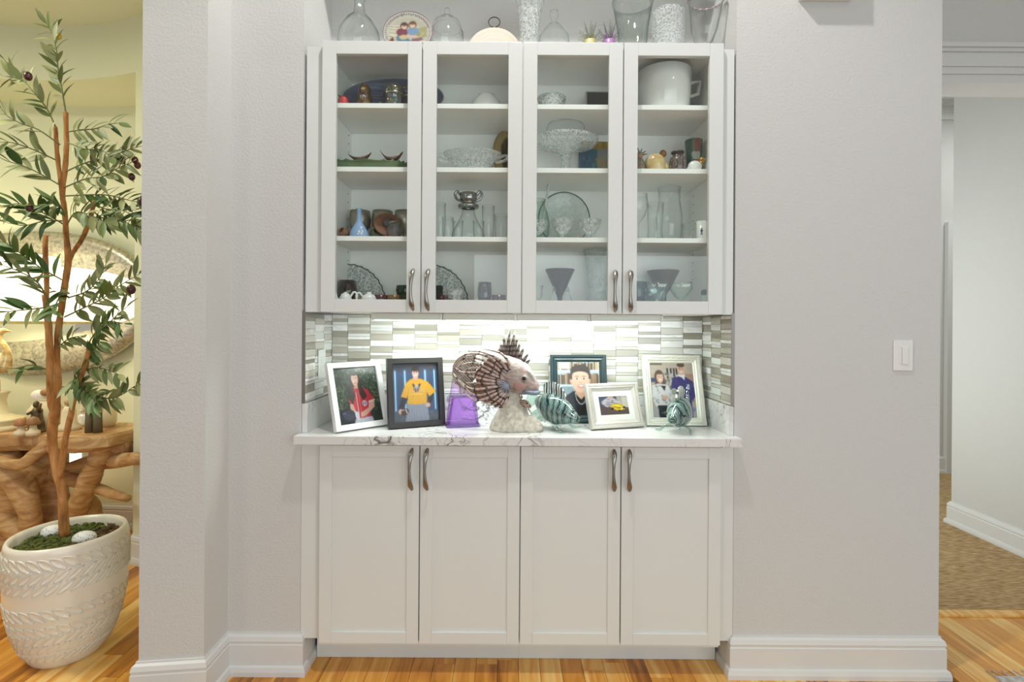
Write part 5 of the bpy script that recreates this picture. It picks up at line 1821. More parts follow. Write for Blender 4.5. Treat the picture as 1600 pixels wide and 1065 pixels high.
loc, H, k = at(932, 221, .243, S2)
tin = empty('picture_tin', loc, .05, 'colourful blue and yellow picture tin beside the cake stand', 'tin')
MB().box(-25 * k, 24 * k, 0, .04, 0, H, .002).build('tin_body', mat('tin_blue', (60, 92, 118), .4), tin, fix=False)
tin_art().build('printed_front', PRINT, tin, lambda u_, v_: (-25 * k + 49 * k * u_, -.0006, H - H * v_))
loc, H, k = at(1000, 229, .10, S2)
fg = empty('colourful_figurine', loc, 0, 'colourful painted figurine with a pointed headdress at the left of the fourth pane', 'figurine')
FIGM = ramp_mat('figurine_paint', [(.35, (120, 90, 70)), (.45, (150, 150, 110)), (.52, (90, 90, 110)), (.6, (170, 140, 110)), (.7, (110, 60, 60))], scale=(40, 40, 40), nscale=1.5, detail=3, rough=.4)
MB().lathe([(0, 0), (10 * k, 0), (9 * k, H * .2), (7 * k, H * .45), (4 * k, H * .56), (0, H * .58)], 18).build('robe', FIGM, fg, smooth=True)
MB().ball((0, 0, H * .66), 4.5 * k, 4.5 * k, H * .11).build('head', mat('figurine_skin', (168, 126, 96), .5), fg, smooth=True)
for a, l_ in ((-.9, .3), (-.3, .4), (.3, .36), (.9, .34), (1.4, .3)):
    MB().tube([(0, 0, H * .70), (math.sin(a) * 12 * k, 0, H * (.70 + l_ * .7 * math.cos(a)))], [2 * k, .5 * k], 6).build('headdress_point', FIGM, fg, smooth=True)
pg = vessel('tan_pitcher', 'tan and gold bird-shaped pitcher with a brown stopper, right of the colourful figurine', 'pitcher', 1024, 241, .10, S2, None, GOLDC,
            parts=[('body', lambda r, k, H, m: MB().ball((0, 0, H * .52), 16.5 * k, 13 * k, H * .52).build('body', m, r, smooth=True), GOLDC),
                   ('stopper', lambda r, k, H, m: MB().ball((12 * k, 0, H * 1.03), 5.5 * k, 5 * k, 6 * k).tube([(9 * k, 0, H * .8), (12 * k, 0, H)], 2.6 * k, 8).build('stopper', m, r, smooth=True), mat('stopper_brown', (136, 92, 58), .5)),
                   ('beak', lambda r, k, H, m: MB().tube([(13 * k, 0, H * .5), (20 * k, 0, H * .3), (24 * k, 0, H * .22)], [5 * k, 3 * k, 1 * k], 8).build('beak', m, r, smooth=True), GOLDC),
                   ('foot', lambda r, k, H, m: MB().lathe([(0, 0), (9 * k, 0), (8 * k, H * .12), (0, H * .14)], 16).build('foot', m, r, smooth=True), GOLDC)])
JARP = ramp_mat('swirl_jar_glaze', [(.38, (70, 60, 56)), (.46, (170, 160, 150)), (.54, (196, 188, 176)), (.62, (140, 84, 80)), (.7, (80, 70, 66))], kind='wave', nscale=22, distort=9, detail=2, rough=.3, coat=.4)
vessel('swirl_jar', 'small jar painted with dark swirls and a dark rim on the second right shelf', 'jar', 1059, 237, .085, S2, [(0, 0), (11, 0), (13, .12), (13.5, .55), (11, .72), (7.5, .8), (8, .9)], JARP,
       parts=[('dark_rim', [(8, .9), (10, .93), (10, .99), (7.5, 1)], mat('jar_rim', (66, 60, 56), .4))])
TALLC = ramp_mat('tall_cup_paint', [(.3, (150, 92, 92)), (.42, (124, 146, 100)), (.52, (84, 120, 128)), (.6, (96, 140, 110)), (.75, (70, 96, 90))], kind='wave', nscale=5, distort=3, detail=2, rough=.3, coat=.4)
vessel('painted_cup', 'tall painted cup with a pale face medallion on the second right shelf', 'cup', 1084, 220, .13, S2, [(0, 0), (9, 0), (10, .1), (12, .6), (13.5, 1)], TALLC,
       parts=[('medallion', lambda r, k, H, m: MB().ball((0, -10.2 * k, H * .56), 7 * k, 2.2 * k, H * .15).build('medallion', m, r, smooth=True), mat('medallion_pale', (176, 186, 176), .4))])
bd = empty('china_bird', at(1087, 249, .065, S2)[0], 0, 'little white china bird with a gilt head in front of the tall painted cup', 'figurine')
_, H, k = at(1087, 249, .065, S2)
MB().ball((-1 * k, 0, H * .45), 11 * k, 7 * k, H * .45).build('body', CERW, bd, smooth=True)
MB().tube([(-7 * k, 0, H * .4), (-13 * k, 0, H * .25)], [4 * k, 1.4 * k], 8).build('tail', CERW, bd, smooth=True)
MB().ball((9.5 * k, 0, H * .95), 4.6 * k, 4.2 * k, 4.6 * k).tube([(8 * k, 0, H * .55), (9.5 * k, 0, H * .9)], [4 * k, 3 * k], 8).build('head', mat('gilt', (176, 138, 66), .3, .5), bd, smooth=True)
MB().tube([(13 * k, 0, H * 1.0), (16.5 * k, 0, H * 1.12)], [1.6 * k, .4 * k], 6).build('beak', mat('gilt', (176, 138, 66)), bd, smooth=True)
# ---- right cabinet, third shelf
plate('ribbed_glass_plate', 'clear glass plate with a ribbed edge standing at the back of the third shelf', 'plate', 882, 299, .245, S3, 40, glass('rib_plate', (248, 251, 250), edge=.5, bump=(50, .5, 'n'), power=1.5, frost=.25), lean=.15, rim=(.015, 36), deep=.14, rimm=glass('rim_glass', (150, 160, 158), edge=.4))
for px, top, lab in ((838, 347, 'cut crystal coupe on the third shelf, behind the stile of the third door'), (879, 343, 'cut crystal coupe on the third shelf, the middle of the three'), (921, 344, 'cut crystal coupe on the third shelf, nearest the door handles')):
    vessel('crystal_coupe', lab, 'coupe', px, top, .072, S3, [(0, 0), (8, 0), (7, .04), (2.6, .12), (2.6, .2), (8, .32), (15, .6), (18.5, 1)], CUT, 'cut crystal coupes on the third shelf', ripple=(.03, 14))
bv = vessel('bubble_vase', 'clear bubble glass vase with a white stick in it on the third shelf', 'vase', 840, 312, .178, S3, [(0, 0), (13, 0), (18, .2), (19.5, .45), (16, .7), (11, .88), (12, 1)], GREENISH,
            parts=[('stick', lambda r, k, H, m: MB().tube([(4 * k, 0, H * .1), (19 * k, .0, H * 1.46)], 1.8 * k, 8).build('stick', m, r, smooth=True), mat('stick_white', (216, 218, 214), .4))])
vessel('tall_cylinder_glass', 'tall clear cylinder glass at the left of the fourth pane, third shelf', 'glass', 1024, 318, .09, S3, [(0, 0), (11, 0), (12, .05), (11, .3), (12, .6), (13, 1)], CLEAR)
pw = vessel('glass_pitcher', 'clear glass pitcher with a looped handle on the third shelf of the right cabinet', 'pitcher', 1046, 294, .19, S3, [(0, 0), (15, 0), (19, .15), (20, .5), (16, .8), (17, 1)], CLEAR, parts=[('handle', handle_part([(18, .85), (30, .82), (32, .5), (26, .3), (19, .35)], 2.0), CLEAR)])
vessel('round_goblet', 'clear round goblet at the left edge of the fourth pane, third shelf', 'goblet', 996, 304, .15, S3, [(0, 0), (12, 0), (3, .06), (3, .4), (12, .55), (17, .75), (15, 1)], CLEAR)
vessel('shot_glass', 'small clear glass on the third shelf, left of the white printed cup', 'glass', 1077, 350, .075, S3, [(0, 0), (10, 0), (10.5, .1), (11, 1)], CLEAR)
wc = vessel('printed_cup', 'small white cup with a blue printed motif at the right end of the third shelf', 'cup', 1096, 346, .085, S3, [(0, 0), (7.5, 0), (8, .05), (8, 1)], CERW,
            parts=[('blue_motif', lambda r, k, H, m: MB().box(-4 * k, -.6 * k, -8.15 * k, -7.6 * k, H * .45, H * .52).box(-3 * k, -1.6 * k, -8.15 * k, -7.6 * k, H * .36, H * .62).box(-4 * k, -.6 * k, -8.15 * k, -7.6 * k, H * .30, H * .34).build('blue_motif', m, r), mat('motif_blue', (74, 88, 120), .4))])
# ---- right cabinet, bottom shelf
PURPD = mat('plum_glaze', (62, 50, 56), .22, coat=.4)
pm = vessel('plum_funnel', 'dark plum funnel-shaped vase on the bottom shelf behind the third door', 'vase', 875, 421, .13, S0, [(0, 0), (8, 0), (8, .12), (4, .2), (4.5, .34), (23, .98), (23.5, 1)], PURPD)
for px, lab in ((866, 'clear glass cruet with a pointed stopper, left of the pair on the bottom shelf'), (887, 'clear glass cruet with a pointed stopper, right of the pair on the bottom shelf')):
    vessel('cruet', lab, 'cruet', px, 446, .06, S0, [(0, 0), (9, 0), (9.5, .15), (6, .5), (2.6, .68), (2.6, .74)], CLEAR, 'pair of glass cruets', parts=[('stopper', [(0, .745), (3.4, .75), (2.6, .86), (.6, 1), (0, 1)], glass('stopper_glass', (225, 230, 232), edge=.7, power=1))])
vessel('tall_glass_vase', 'tall streaked clear glass vase at the right of the third pane, bottom shelf', 'vase', 934, 392, .19, S0, [(0, 0), (17, 0), (18, .06), (14, .3), (17, .7), (22, 1)], glass('streaked_glass', (248, 251, 250), edge=.5, bump=(24, 1.0, 'n'), frost=.3))
vessel('clear_goblet', 'clear goblet at the left edge of the third pane, bottom shelf', 'goblet', 838, 446, .10, S0, [(0, 0), (10, 0), (2.5, .08), (2.5, .35), (9, .5), (11, 1)], CLEAR)
vessel('bronze_bowl', 'flared dark bronze bowl on the bottom shelf behind the fourth door', 'bowl', 1036, 423, .205, S0, [(0, 0), (9, 0), (6, .1), (5, .40), (10, .50), (24.5, .97), (25, 1)], mat('bronze', (72, 60, 52), .35, .5, var=(30, (104, 84, 66), .2)))
BLUEP = ramp_mat('blue_pattern_glaze', [(.4, (60, 96, 112)), (.5, (110, 150, 158)), (.58, (176, 196, 190)), (.68, (70, 80, 84))], kind='voronoi', scale=(50, 50, 50), nscale=1.3, rough=.3)
vessel('patterned_bowl', 'blue patterned bowl behind the scripted coupes on the bottom shelf', 'bowl', 1020, 450, .125, S0, [(0, 0), (12, 0), (17, .3), (19, 1)], BLUEP)
vessel('pale_blue_bowl', 'pale blue glass bowl at the left edge of the fourth pane, bottom shelf', 'bowl', 996, 440, .13, S0, [(0, 0), (8, 0), (14, .3), (16, .7), (14, 1)], glass('pale_blue_glass', (186, 206, 208), edge=.3))


def script_band(r, k, H, m):
    # white cursive lettering looping round the bowl's front
    for x0, word in ((-11.5, 0), (-4, 1)):
        P = []
        n = 10 if word == 0 else 34
        for i in range(n):
            t = i / (n - 1)
            x = x0 + (4.4 if word == 0 else 13.5) * t
            z = H * (.86 + (.055 * math.sin(t * math.pi * (2.6 if word == 0 else 9)) + (.05 if (word and i < 4) else 0)))
            rr = 17.2 * k
            P.append((x * k, -math.sqrt(rr * rr - (x * k) ** 2) - .0008, z))
        MB().tube(P, .0010, 5).build('lettering', m, r, smooth=True)


for px, lab in ((1027, 'stemmed coupe with white script lettering, left of the pair on the bottom shelf'), (1064, 'stemmed coupe with white script lettering, right of the pair on the bottom shelf')):
    vessel('script_coupe', lab, 'coupe', px, 441, .062, S0, [(0, 0), (11, 0), (10, .03), (1.8, .08), (1.8, .36), (9, .48), (16, .70), (17.5, .85), (17, 1)], GREENISH, 'coupes with white script', parts=[('lettering', script_band, mat('lettering_white', (238, 240, 238), .5))])
vessel('salt_shaker', 'small glass shaker with a steel top at the right end of the bottom shelf', 'shaker', 1101, 452, .10, S0, [(0, 0), (6, 0), (6, .7), (5, .74)], CLEAR, parts=[('steel_top', [(5.2, .74), (5.4, .9), (3, 1), (0, 1)], DARKMETAL)])

# ================================================================== FOYER: planter, olive tree, console, mirror, lamp, figurines
TY = .120
TC = W(108, 828, TY)
TX = TC.x
POTH = .484
POTM = mat('glazed_planter', (226, 219, 204), .3, coat=.35, bump=(10, .12))
pot = empty('planter', (TX, TY, 0), 0, 'tall cream glazed planter embossed with leaf bands, on the wood floor', 'planter')
POTPROF = [(.105, 0), (.118, .004), (.148, .06), (.172, .13), (.189, .22), (.197, .31), (.198, .39), (.195, .455), (.193, .472), (.188, POTH), (.179, POTH), (.173, .470), (.170, .44), (.166, .43), (0, .425)]


def pot_r(z):
    return float(np.interp(z, [p[1] for p in POTPROF[1:10]], [p[0] for p in POTPROF[1:10]]))


sp_ = smooth_poly([(r, 0, z) for r, z in POTPROF[:9]], 3)
MB().lathe([(0, 0)] + [(p.x, p.z) for p in sp_] + POTPROF[9:], 64).build('pot_body', POTM, pot, smooth=True)
# embossed leaves: rows in mirrored pairs, every leaf a raised ridge outline with a domed middle
emb = MB()


def emb_leaf(a0, z0, ln, wd, tilt):
    P = []
    n = 7
    for side in (1, -1):
        for i in range(n + 1):
            t = i / n if side > 0 else 1 - i / n
            u_, w_ = ln * t, side * wd * math.sin(math.pi * t) ** .8
            P.append((u_, w_))
    P = P[:-1]
    def on(u_, w_, h):
        z = z0 + u_ * math.sin(tilt) + w_ * math.cos(tilt)
        s_ = u_ * math.cos(tilt) - w_ * math.sin(tilt)
        r = pot_r(z)
        a = a0 + s_ / max(r, .08)
        return Vector(((r + h) * math.cos(a), (r + h) * math.sin(a), z))
    m_ = len(P)
    ring0 = [on(u_, w_, -.001) for u_, w_ in P]
    ring1 = [on(u_ * .97 + ln * .015, w_ * .88, .0044) for u_, w_ in P]
    ring2 = [on(u_ * .88 + ln * .06, w_ * .62, .0006) for u_, w_ in P]
    c = on(ln * .5, 0, .0026)
    v = ring0 + ring1 + ring2 + [c]
    f = []
    for i in range(m_):
        j = (i + 1) % m_
        f += [[i, j, m_ + j, m_ + i], [m_ + i, m_ + j, 2 * m_ + j, 2 * m_ + i], [2 * m_ + i, 2 * m_ + j, 3 * m_]]
    emb.add(v, f)


for row, (z0, tl, ph) in enumerate([(.452, -1, 0), (.360, 1, .3), (.318, 1, .6), (.262, -1, .2), (.196, -1, .5), (.116, 1, .1), (.082, 1, .4), (.036, 1, .8)]):
    nn = 33
    for i in range(nn):
        a = 2 * math.pi * (i + ph) / nn
        emb_leaf(a, z0, .070 if z0 > .1 else .055, .0155 if tl < 0 else .0115, tl * math.radians(40))
tag(emb.build('embossed_leaves', POTM, pot, smooth=True), kind='stuff')

moss = MB()
MOSS = mat('moss', (96, 104, 44), .95, var=(50, (60, 72, 30), .12))
MOSSB = mat('moss_brown', (112, 84, 52), .95, var=(50, (70, 60, 34), .12))
for part_, mm, cond in (('moss_bed', MOSS, lambda x: x < .06), ('dry_moss', MOSSB, lambda x: x >= .06)):
    mb = MB()
    for i in range(420):
        r = .162 * math.sqrt(random.random()); a = random.uniform(0, 2 * math.pi)
        x, y = r * math.cos(a), r * math.sin(a)
        if not cond(x + random.uniform(-.02, .02)): continue
        mb.ball((x, y, .440 + .010 * random.random() + .010 * (1 - r / .165)), random.uniform(.008, .016), random.uniform(.008, .016), random.uniform(.006, .014), 6, 4)
    for i in range(240):
        r = .158 * math.sqrt(random.random()); a = random.uniform(0, 2 * math.pi)
        x, y = r * math.cos(a), r * math.sin(a)
        if not cond(x + random.uniform(-.02, .02)): continue
        p_ = Vector((x, y, .452)); d = Vector((random.uniform(-1, 1), random.uniform(-1, 1), random.uniform(.1, .9))).normalized() * .018
        mb.tube([p_, p_ + d * .6, p_ + d + Vector((0, 0, -.004))], [.0016, .0014, .0006], 4)
    tag(mb.build(part_, mm, pot, smooth=True), kind='stuff')
DOT = ramp_mat('speckled_stone', [(.10, (60, 78, 96)), (.22, (120, 136, 148)), (.30, (226, 228, 228))], kind='voronoi', scale=(1, 1, 1), nscale=95, rough=.5)
# voronoi distance instead of colour gives round specks
_nt = DOT.node_tree
_vn = next(n for n in _nt.nodes if n.type == 'TEX_VORONOI'); _rp = next(n for n in _nt.nodes if n.type == 'VALTORGB')
_nt.links.new(_vn.outputs['Distance'], _rp.inputs['Fac'])
for (px, py, lab) in ((72, 829, 'speckled white stone half hidden behind the olive trunk in the planter'), (134, 834, 'speckled white stone on the moss right of the olive trunk')):
    ox, oy = (-.105, .045) if px < 100 else (.075, -.015)
    o = MB().ball((0, 0, 0), .044, .036, .028).build('speckled_stone', DOT, None, smooth=True, loc=(TX + ox, TY + oy, .462))
    tag(o, lab, 'stone', 'speckled stones in the planter')

# ---- olive tree
BARK = ramp_mat('olive_bark', [(.3, (124, 78, 36)), (.5, (178, 120, 62)), (.7, (202, 150, 92))], scale=(20, 20, 6), nscale=1.6, detail=5, distort=.6, rough=.85, bump=.8)
TWIGM = mat('olive_twig', (124, 128, 84), .7)
tree = empty('olive_tree', (TX, TY, .42), 0, 'artificial olive tree with slim brown stems and narrow green leaves in the cream planter', 'tree')
TO = Vector(tree.location)


def leaf_mat(name, c1, c2):
    m, nt, p, N, L = base_mat(name)
    oi = N.new('ShaderNodeObjectInfo'); r = N.new('ShaderNodeValToRGB')
    r.color_ramp.elements[0].color = rgb(*c1); r.color_ramp.elements[1].color = rgb(*c2)
    L.new(oi.outputs['Random'], r.inputs[0]); L.new(r.outputs[0], p.inputs['Base Color'])
    p.inputs['Roughness'].default_value = .5
    return m


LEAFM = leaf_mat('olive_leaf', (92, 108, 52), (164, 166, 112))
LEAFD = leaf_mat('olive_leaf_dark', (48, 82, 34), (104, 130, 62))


def tp(px, py, dy=0.0):
    return W(px, py, TY + dy) - TO


STEMS = [
    ([(101, 836, 0), (99, 800, 0), (96, 762, 0), (90, 735, 0), (83, 700, 0), (82, 672, 0), (86, 645, .0), (88, 620, .01)], [.0185, .0165, .0155, .0175, .015, .017, .018, .014]),
    ([(88, 650, 0), (80, 628, -.01), (78, 590, -.015), (78, 555, -.01), (76, 515, -.005), (73, 480, 0), (71, 460, 0)], [.0135, .0125, .0115, .0115, .012, .0105, .0110]),
    ([(72, 478, 0), (73, 440, 0), (71, 405, 0), (71, 368, .01)], [.0085, .0085, .0095, .009]),
    ([(87, 640, .01), (91, 600, .02), (89, 555, .02), (92, 510, .02), (98, 470, .01), (103, 435, 0), (107, 405, 0), (104, 370, .0), (101, 330, .0), (98, 300, .01), (102, 262, .01), (104, 225, .0), (103, 176, 0)], [.012, .012, .011, .0115, .0115, .0115, .012, .0095, .0095, .0085, .0095, .0085, .0085]),
    ([(106, 412, 0), (114, 395, 0), (129, 372, -.02), (140, 345, -.03), (148, 314, -.04)], [.009, .0085, .008, .0075, .0075]),
    ([(98, 312, .01), (95, 285, .0), (91, 255, 0), (88, 222, 0), (87, 198, 0)], [.0085, .0075, .0075, .007, .0070]),
    ([(94, 748, 0), (100, 700, -.02), (109, 655, -.03), (118, 618, -.04), (131, 575, -.05), (140, 545, -.06)], [.0125, .0105, .0105, .009, .0085, .0080]),
]
for pts, rad in STEMS:
    P = smooth_poly([tp(*q) for q in pts], 5)
    mb = MB().tube(P, interp(rad, len(P)), 10)
    from mathutils import noise as _nz
    for q in mb.v: q += _nz.noise_vector(q * 42) * .0022
    mb.build('stem', BARK, tree, smooth=True)

leaf_meshes = []
for (ln, wd, curl, fold) in ((1.0, .17, .10, .25), (1.0, .14, .22, .35), (1.0, .21, .05, .15), (1.0, .12, .32, .3)):
    v = []; f = []
    n = 7
    for i in range(n + 1):
        t = i / n
        w_ = wd * math.sin(math.pi * min(1, t * .94 + .045)) ** .9 * (1 - .25 * t)
        z = -curl * t * t
        v += [(t, -w_, z + w_ * fold), (t, 0, z), (t, w_, z + w_ * fold)]
    for i in range(n):
        for c in range(2): f.append([i * 3 + c, i * 3 + 3 + c, i * 3 + 4 + c, i * 3 + 1 + c])
    pair = []
    for mm in (LEAFM, LEAFD):
        me = bpy.data.meshes.new('leaf'); me.from_pydata(v, [], f); me.materials.append(mm)
        me.polygons.foreach_set('use_smooth', [True] * len(me.polygons)); pair.append(me)
    leaf_meshes.append(pair)

TWIGS = [  # (points px,py; depth of tip; leaf spacing px; leaf length px; dark?)
    ([(103, 176), (97, 140), (91, 108), (88, 76), (80, 50), (73, 37)], 0, 6.0, 27, 0),
    ([(87, 198), (73, 169), (51, 142), (34, 125), (7, 119)], -.05, 7.5, 28, 0),
    ([(40, 130), (22, 112), (6, 92)], -.05, 12, 24, 0),
    ([(104, 206), (125, 203), (149, 201), (169, 194), (186, 192)], -.04, 8, 26, 0),
    ([(94, 226), (61, 203), (34, 193), (13, 182), (1, 168)], -.10, 8, 28, 0),
    ([(88, 250), (51, 233), (20, 223), (0, 222)], -.12, 8.5, 30, 0),
    ([(92, 288), (64, 272), (37, 259), (13, 252), (0, 246)], -.10, 8.5, 30, 0),
    ([(104, 222), (135, 233), (158, 234), (174, 247)], -.10, 6.5, 26, 0),
    ([(103, 268), (132, 255), (176, 243), (203, 233), (222, 228)], -.06, 7, 24, 0),
    ([(100, 293), (135, 279), (160, 276), (185, 262), (205, 254)], -.12, 7, 26, 0),
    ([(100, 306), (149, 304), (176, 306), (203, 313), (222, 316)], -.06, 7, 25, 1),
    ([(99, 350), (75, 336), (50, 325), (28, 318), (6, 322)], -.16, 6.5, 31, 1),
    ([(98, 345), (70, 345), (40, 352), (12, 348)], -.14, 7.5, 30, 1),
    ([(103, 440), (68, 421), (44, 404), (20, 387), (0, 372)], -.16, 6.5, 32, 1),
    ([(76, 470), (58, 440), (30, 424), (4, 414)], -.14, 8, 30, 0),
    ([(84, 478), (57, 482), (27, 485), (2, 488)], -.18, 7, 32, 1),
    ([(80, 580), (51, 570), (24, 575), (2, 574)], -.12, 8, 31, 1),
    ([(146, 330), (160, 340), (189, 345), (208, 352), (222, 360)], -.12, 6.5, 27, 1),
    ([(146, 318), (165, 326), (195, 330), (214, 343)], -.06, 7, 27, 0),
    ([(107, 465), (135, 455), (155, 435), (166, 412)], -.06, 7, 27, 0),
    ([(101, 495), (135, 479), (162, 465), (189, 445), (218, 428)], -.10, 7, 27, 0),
    ([(139, 535), (150, 519), (169, 506), (185, 490), (200, 478)], -.08, 7.5, 27, 0),
    ([(150, 519), (170, 502), (192, 506)], -.10, 8, 26, 1),
    ([(90, 543), (108, 529), (130, 524)], -.08, 8, 26, 0),
    ([(135, 562), (148, 546), (160, 530)], -.12, 6.5, 25, 1),
    ([(98, 604), (122, 604), (145, 615), (169, 622), (189, 617), (209, 604), (222, 598)], -.14, 6.0, 27, 0),
    ([(124, 596), (128, 606), (142, 618), (150, 630)], -.18, 5.0, 26, 1),
    ([(128, 585), (116, 592), (110, 608)], -.17, 6, 26, 1),
    ([(130, 580), (149, 574), (169, 578), (186, 585)], -.12, 7.5, 27, 0),
    ([(104, 352), (118, 332), (142, 336), (168, 350)], -.12, 6.5, 27, 0),
    ([(100, 448), (90, 470), (78, 492)], -.16, 7, 30, 1),
    ([(104, 332), (84, 318), (64, 322)], -.16, 7, 30, 1),
]
nleaf = 0
for pts, dy, sp, ln, dark in TWIGS:
    n = len(pts)
    P = smooth_poly([tp(x, y, dy * (i / (n - 1)) ** .8 + random.uniform(-.012, .012) * (i > 0)) for i, (x, y) in enumerate(pts)], 6)
    tw = MB().tube(P, interp([.0030, .0026, .0019, .0011], len(P)), 6).build('twig', TWIGM, tree, smooth=True)
    L_ = sum((b - a).length for a, b in zip(P, P[1:]))
    k = 1 / S(TY)
    m = max(3, int(L_ / k / sp / 1.55))
    for i in range(m + 1):
        t = .16 + .84 * i / m
        p_ = along(P, t); q_ = along(P, min(1, t + .03)) - along(P, max(0, t - .03))
        d = q_.normalized()
        side = d.cross(Vector((0, -1, 0)))
        if side.length < .1: side = Vector((0, 0, 1))
        side.normalize()
        for s_ in ((1, -1) if i < m else (0,)):
            if s_ and random.random() < .10: continue
            if nleaf >= 600: break
            dirv = (d * random.uniform(.65, 1.0) + side * s_ * random.uniform(.55, .95) + Vector((0, random.uniform(-.55, .25), random.uniform(-.25, .2)))).normalized()
            up = (Vector((0, -1, 0)) * random.uniform(.3, 1.2) + Vector((0, 0, 1)) * random.uniform(.2, 1.2) + side * random.uniform(-.5, .5))
            zax = (up - dirv * up.dot(dirv)).normalized()
            yax = zax.cross(dirv)
            sc = ln * k * random.uniform(.9, 1.25)
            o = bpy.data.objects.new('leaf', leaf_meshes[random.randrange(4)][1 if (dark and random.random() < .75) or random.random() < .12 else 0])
            link(o, tw)
            o.matrix_basis = Matrix(((dirv.x * sc, yax.x * sc, zax.x * sc, p_.x), (dirv.y * sc, yax.y * sc, zax.y * sc, p_.y), (dirv.z * sc, yax.z * sc, zax.z * sc, p_.z), (0, 0, 0, 1)))
            nleaf += 1
print('leaves', nleaf)
OLIVE = mat('olive_fruit', (56, 30, 34), .3, var=(60, (100, 50, 44), .1))
for (px, py, dy, r) in ((44, 119, -.07, 5.5), (211, 250, -.1, 4.5), (215, 258, -.1, 4.5), (206, 276, -.1, 4.5), (222, 315, -.08, 5.5), (205, 452, -.11, 6), (46, 324, -.2, 5)):
    MB().ball(tp(px, py, dy), r / S(TY), r / S(TY), r * 1.25 / S(TY), 12, 8).build('olive', OLIVE, tree, smooth=True)
MB().ball(tp(92, 57, -.01), 4 / S(TY), 3 / S(TY), 5 / S(TY), 10, 8).build('yellow_bud', mat('bud_yellow', (190, 160, 40), .5), tree, smooth=True)

# ---- teak root console in the niche
TEAK = ramp_mat('teak_root', [(.25, (132, 92, 52)), (.42, (172, 128, 80)), (.58, (196, 158, 108)), (.75, (214, 184, 138))], scale=(3, 3, 9), nscale=1.6, detail=6, distort=2.2, rough=.55, bump=.5)
TEAKD = ramp_mat('teak_end_grain', [(.3, (120, 84, 50)), (.6, (168, 124, 80)), (.8, (190, 150, 104))], scale=(12, 12, 12), nscale=1.5, detail=5, distort=1.5, rough=.6, bump=.4)
KY = .93
con = empty('root_console', (-2.72, KY, 0), 0, 'teak root console table with a live-edge top and gnarled limbs in the niche', 'console table')
KO = Vector(con.location)


def kp(px, py, dy=0.0):
    return W(px, py, KY + dy) - KO


mb = MB()
topo = [(-.55, -.16), (-.44, -.21), (-.30, -.17), (-.12, -.20), (.02, -.14), (.14, -.13), (.30, -.19), (.46, -.20), (.56, -.14), (.585, -.02), (.57, .12), (.45, .22), (.15, .24), (-.2, .25), (-.42, .24), (-.55, .18)]
tz1, tz0 = .725, .635
v = []; f = []
n = len(topo)
for (z, sc) in ((tz0, .88), (tz0 + .03, 1.0), (tz1 - .015, 1.0), (tz1, .975)):
    for (x, y) in topo: v.append((x * sc + (.01 if z < tz1 - .03 else 0), y * sc, z))
for a in range(3):
    for i in range(n): f.append([a * n + i, a * n + (i + 1) % n, (a + 1) * n + (i + 1) % n, (a + 1) * n + i])
f += [list(range(n))[::-1], [3 * n + i for i in range(n)]]
mb.add(v, f)
bm = bmesh.new()
for q in mb.v: bm.verts.new(q)
bm.verts.ensure_lookup_table()
for fc in mb.f: bm.faces.new([bm.verts[i] for i in fc])
bmesh.ops.triangulate(bm, faces=[fc for fc in bm.faces if len(fc.verts) > 4])
mb2 = MB().bm(bm)
mb2.build('table_top', TEAK, con, smooth=False)


def limb(pts, rad, m=TEAK, amp=.012, seg=12, name='root_limb'):
    P = smooth_poly([kp(*q) for q in pts], 6)
    mb = MB().tube(P, interp(rad, len(P)), seg)
    for q in mb.v: q += _nz.noise_vector(q * 9 + Vector((3, 1, 7))) * amp + _nz.noise_vector(q * 30) * amp * .25
    return mb.build(name, m, con, smooth=True)


limb([(165, 690, -.06), (150, 725, -.06), (128, 775, -.04), (108, 830, .0)], [.062, .055, .05, .06])
limb([(80, 745, .10), (140, 725, .06), (190, 719, -.07), (222, 716, -.15)], [.05, .045, .038, .034], amp=.006)
limb([(80, 740, .05), (135, 757, .0), (172, 770, -.06), (200, 779, -.10)], [.04, .034, .026, .022], amp=.006)
limb([(205, 700, .0), (180, 700, .0), (150, 690, .02)], [.075, .07, .06], TEAKD, name='branch_end')
limb([(-15, 700, -.05), (20, 740, -.10), (45, 790, -.12), (52, 845, -.10)], [.10, .075, .052, .05])
limb([(44, 706, .0), (34, 735, .02), (30, 790, .05), (20, 850, .05)], [.15, .16, .14, .12], amp=.03, seg=18)
limb([(84, 700, .05), (80, 760, .08), (100, 830, .10), (112, 868, .12)], [.07, .075, .07, .07], amp=.014, seg=16)
limb([(-25, 765, .0), (0, 800, -.05), (30, 835, -.10), (60, 862, -.12)], [.07, .055, .05, .045])
limb([(0, 720, -.16), (30, 726, -.20), (52, 712, -.18), (80, 690, -.14)], [.03, .028, .03, .03], amp=.008)
limb([(-35, 690, .08), (-40, 780, .08), (-35, 865, .08)], [.10, .09, .08], amp=.02)
limb([(148, 815, .06), (138, 790, .05), (120, 770, .05)], [.05, .05, .04])

# ---- wavy mirror on the niche back
MY = 1.30
MK = mat('mirror_silver', (246, 247, 246), .02, 1.0)
MFR = ramp_mat('hammered_silver_gilt', [(.3, (150, 146, 132)), (.55, (196, 190, 172)), (.8, (214, 206, 180))], scale=(40, 40, 40), nscale=1.4, detail=4, rough=.38, metal=.7, bump=.5)
mc = W(60, 473, MY)
mir = empty('wall_mirror', (mc.x, MY, mc.z), 0, 'wavy oval mirror with a wide hammered silver frame in the niche', 'mirror')


def mloop(fr, fh, y, n=72, wob=0.0, ph=0.0):
    out = []
    for i in range(n):
        a = 2 * math.pi * i / n
        w = 1 + wob * math.sin(2 * a + ph) + wob * .6 * math.sin(3 * a + 1.1 + ph)
        out.append(Vector((fr * w * math.copysign(abs(math.cos(a)) ** .9, math.cos(a)), y, fh * w * math.copysign(abs(math.sin(a)) ** .9, math.sin(a)))))
    return out


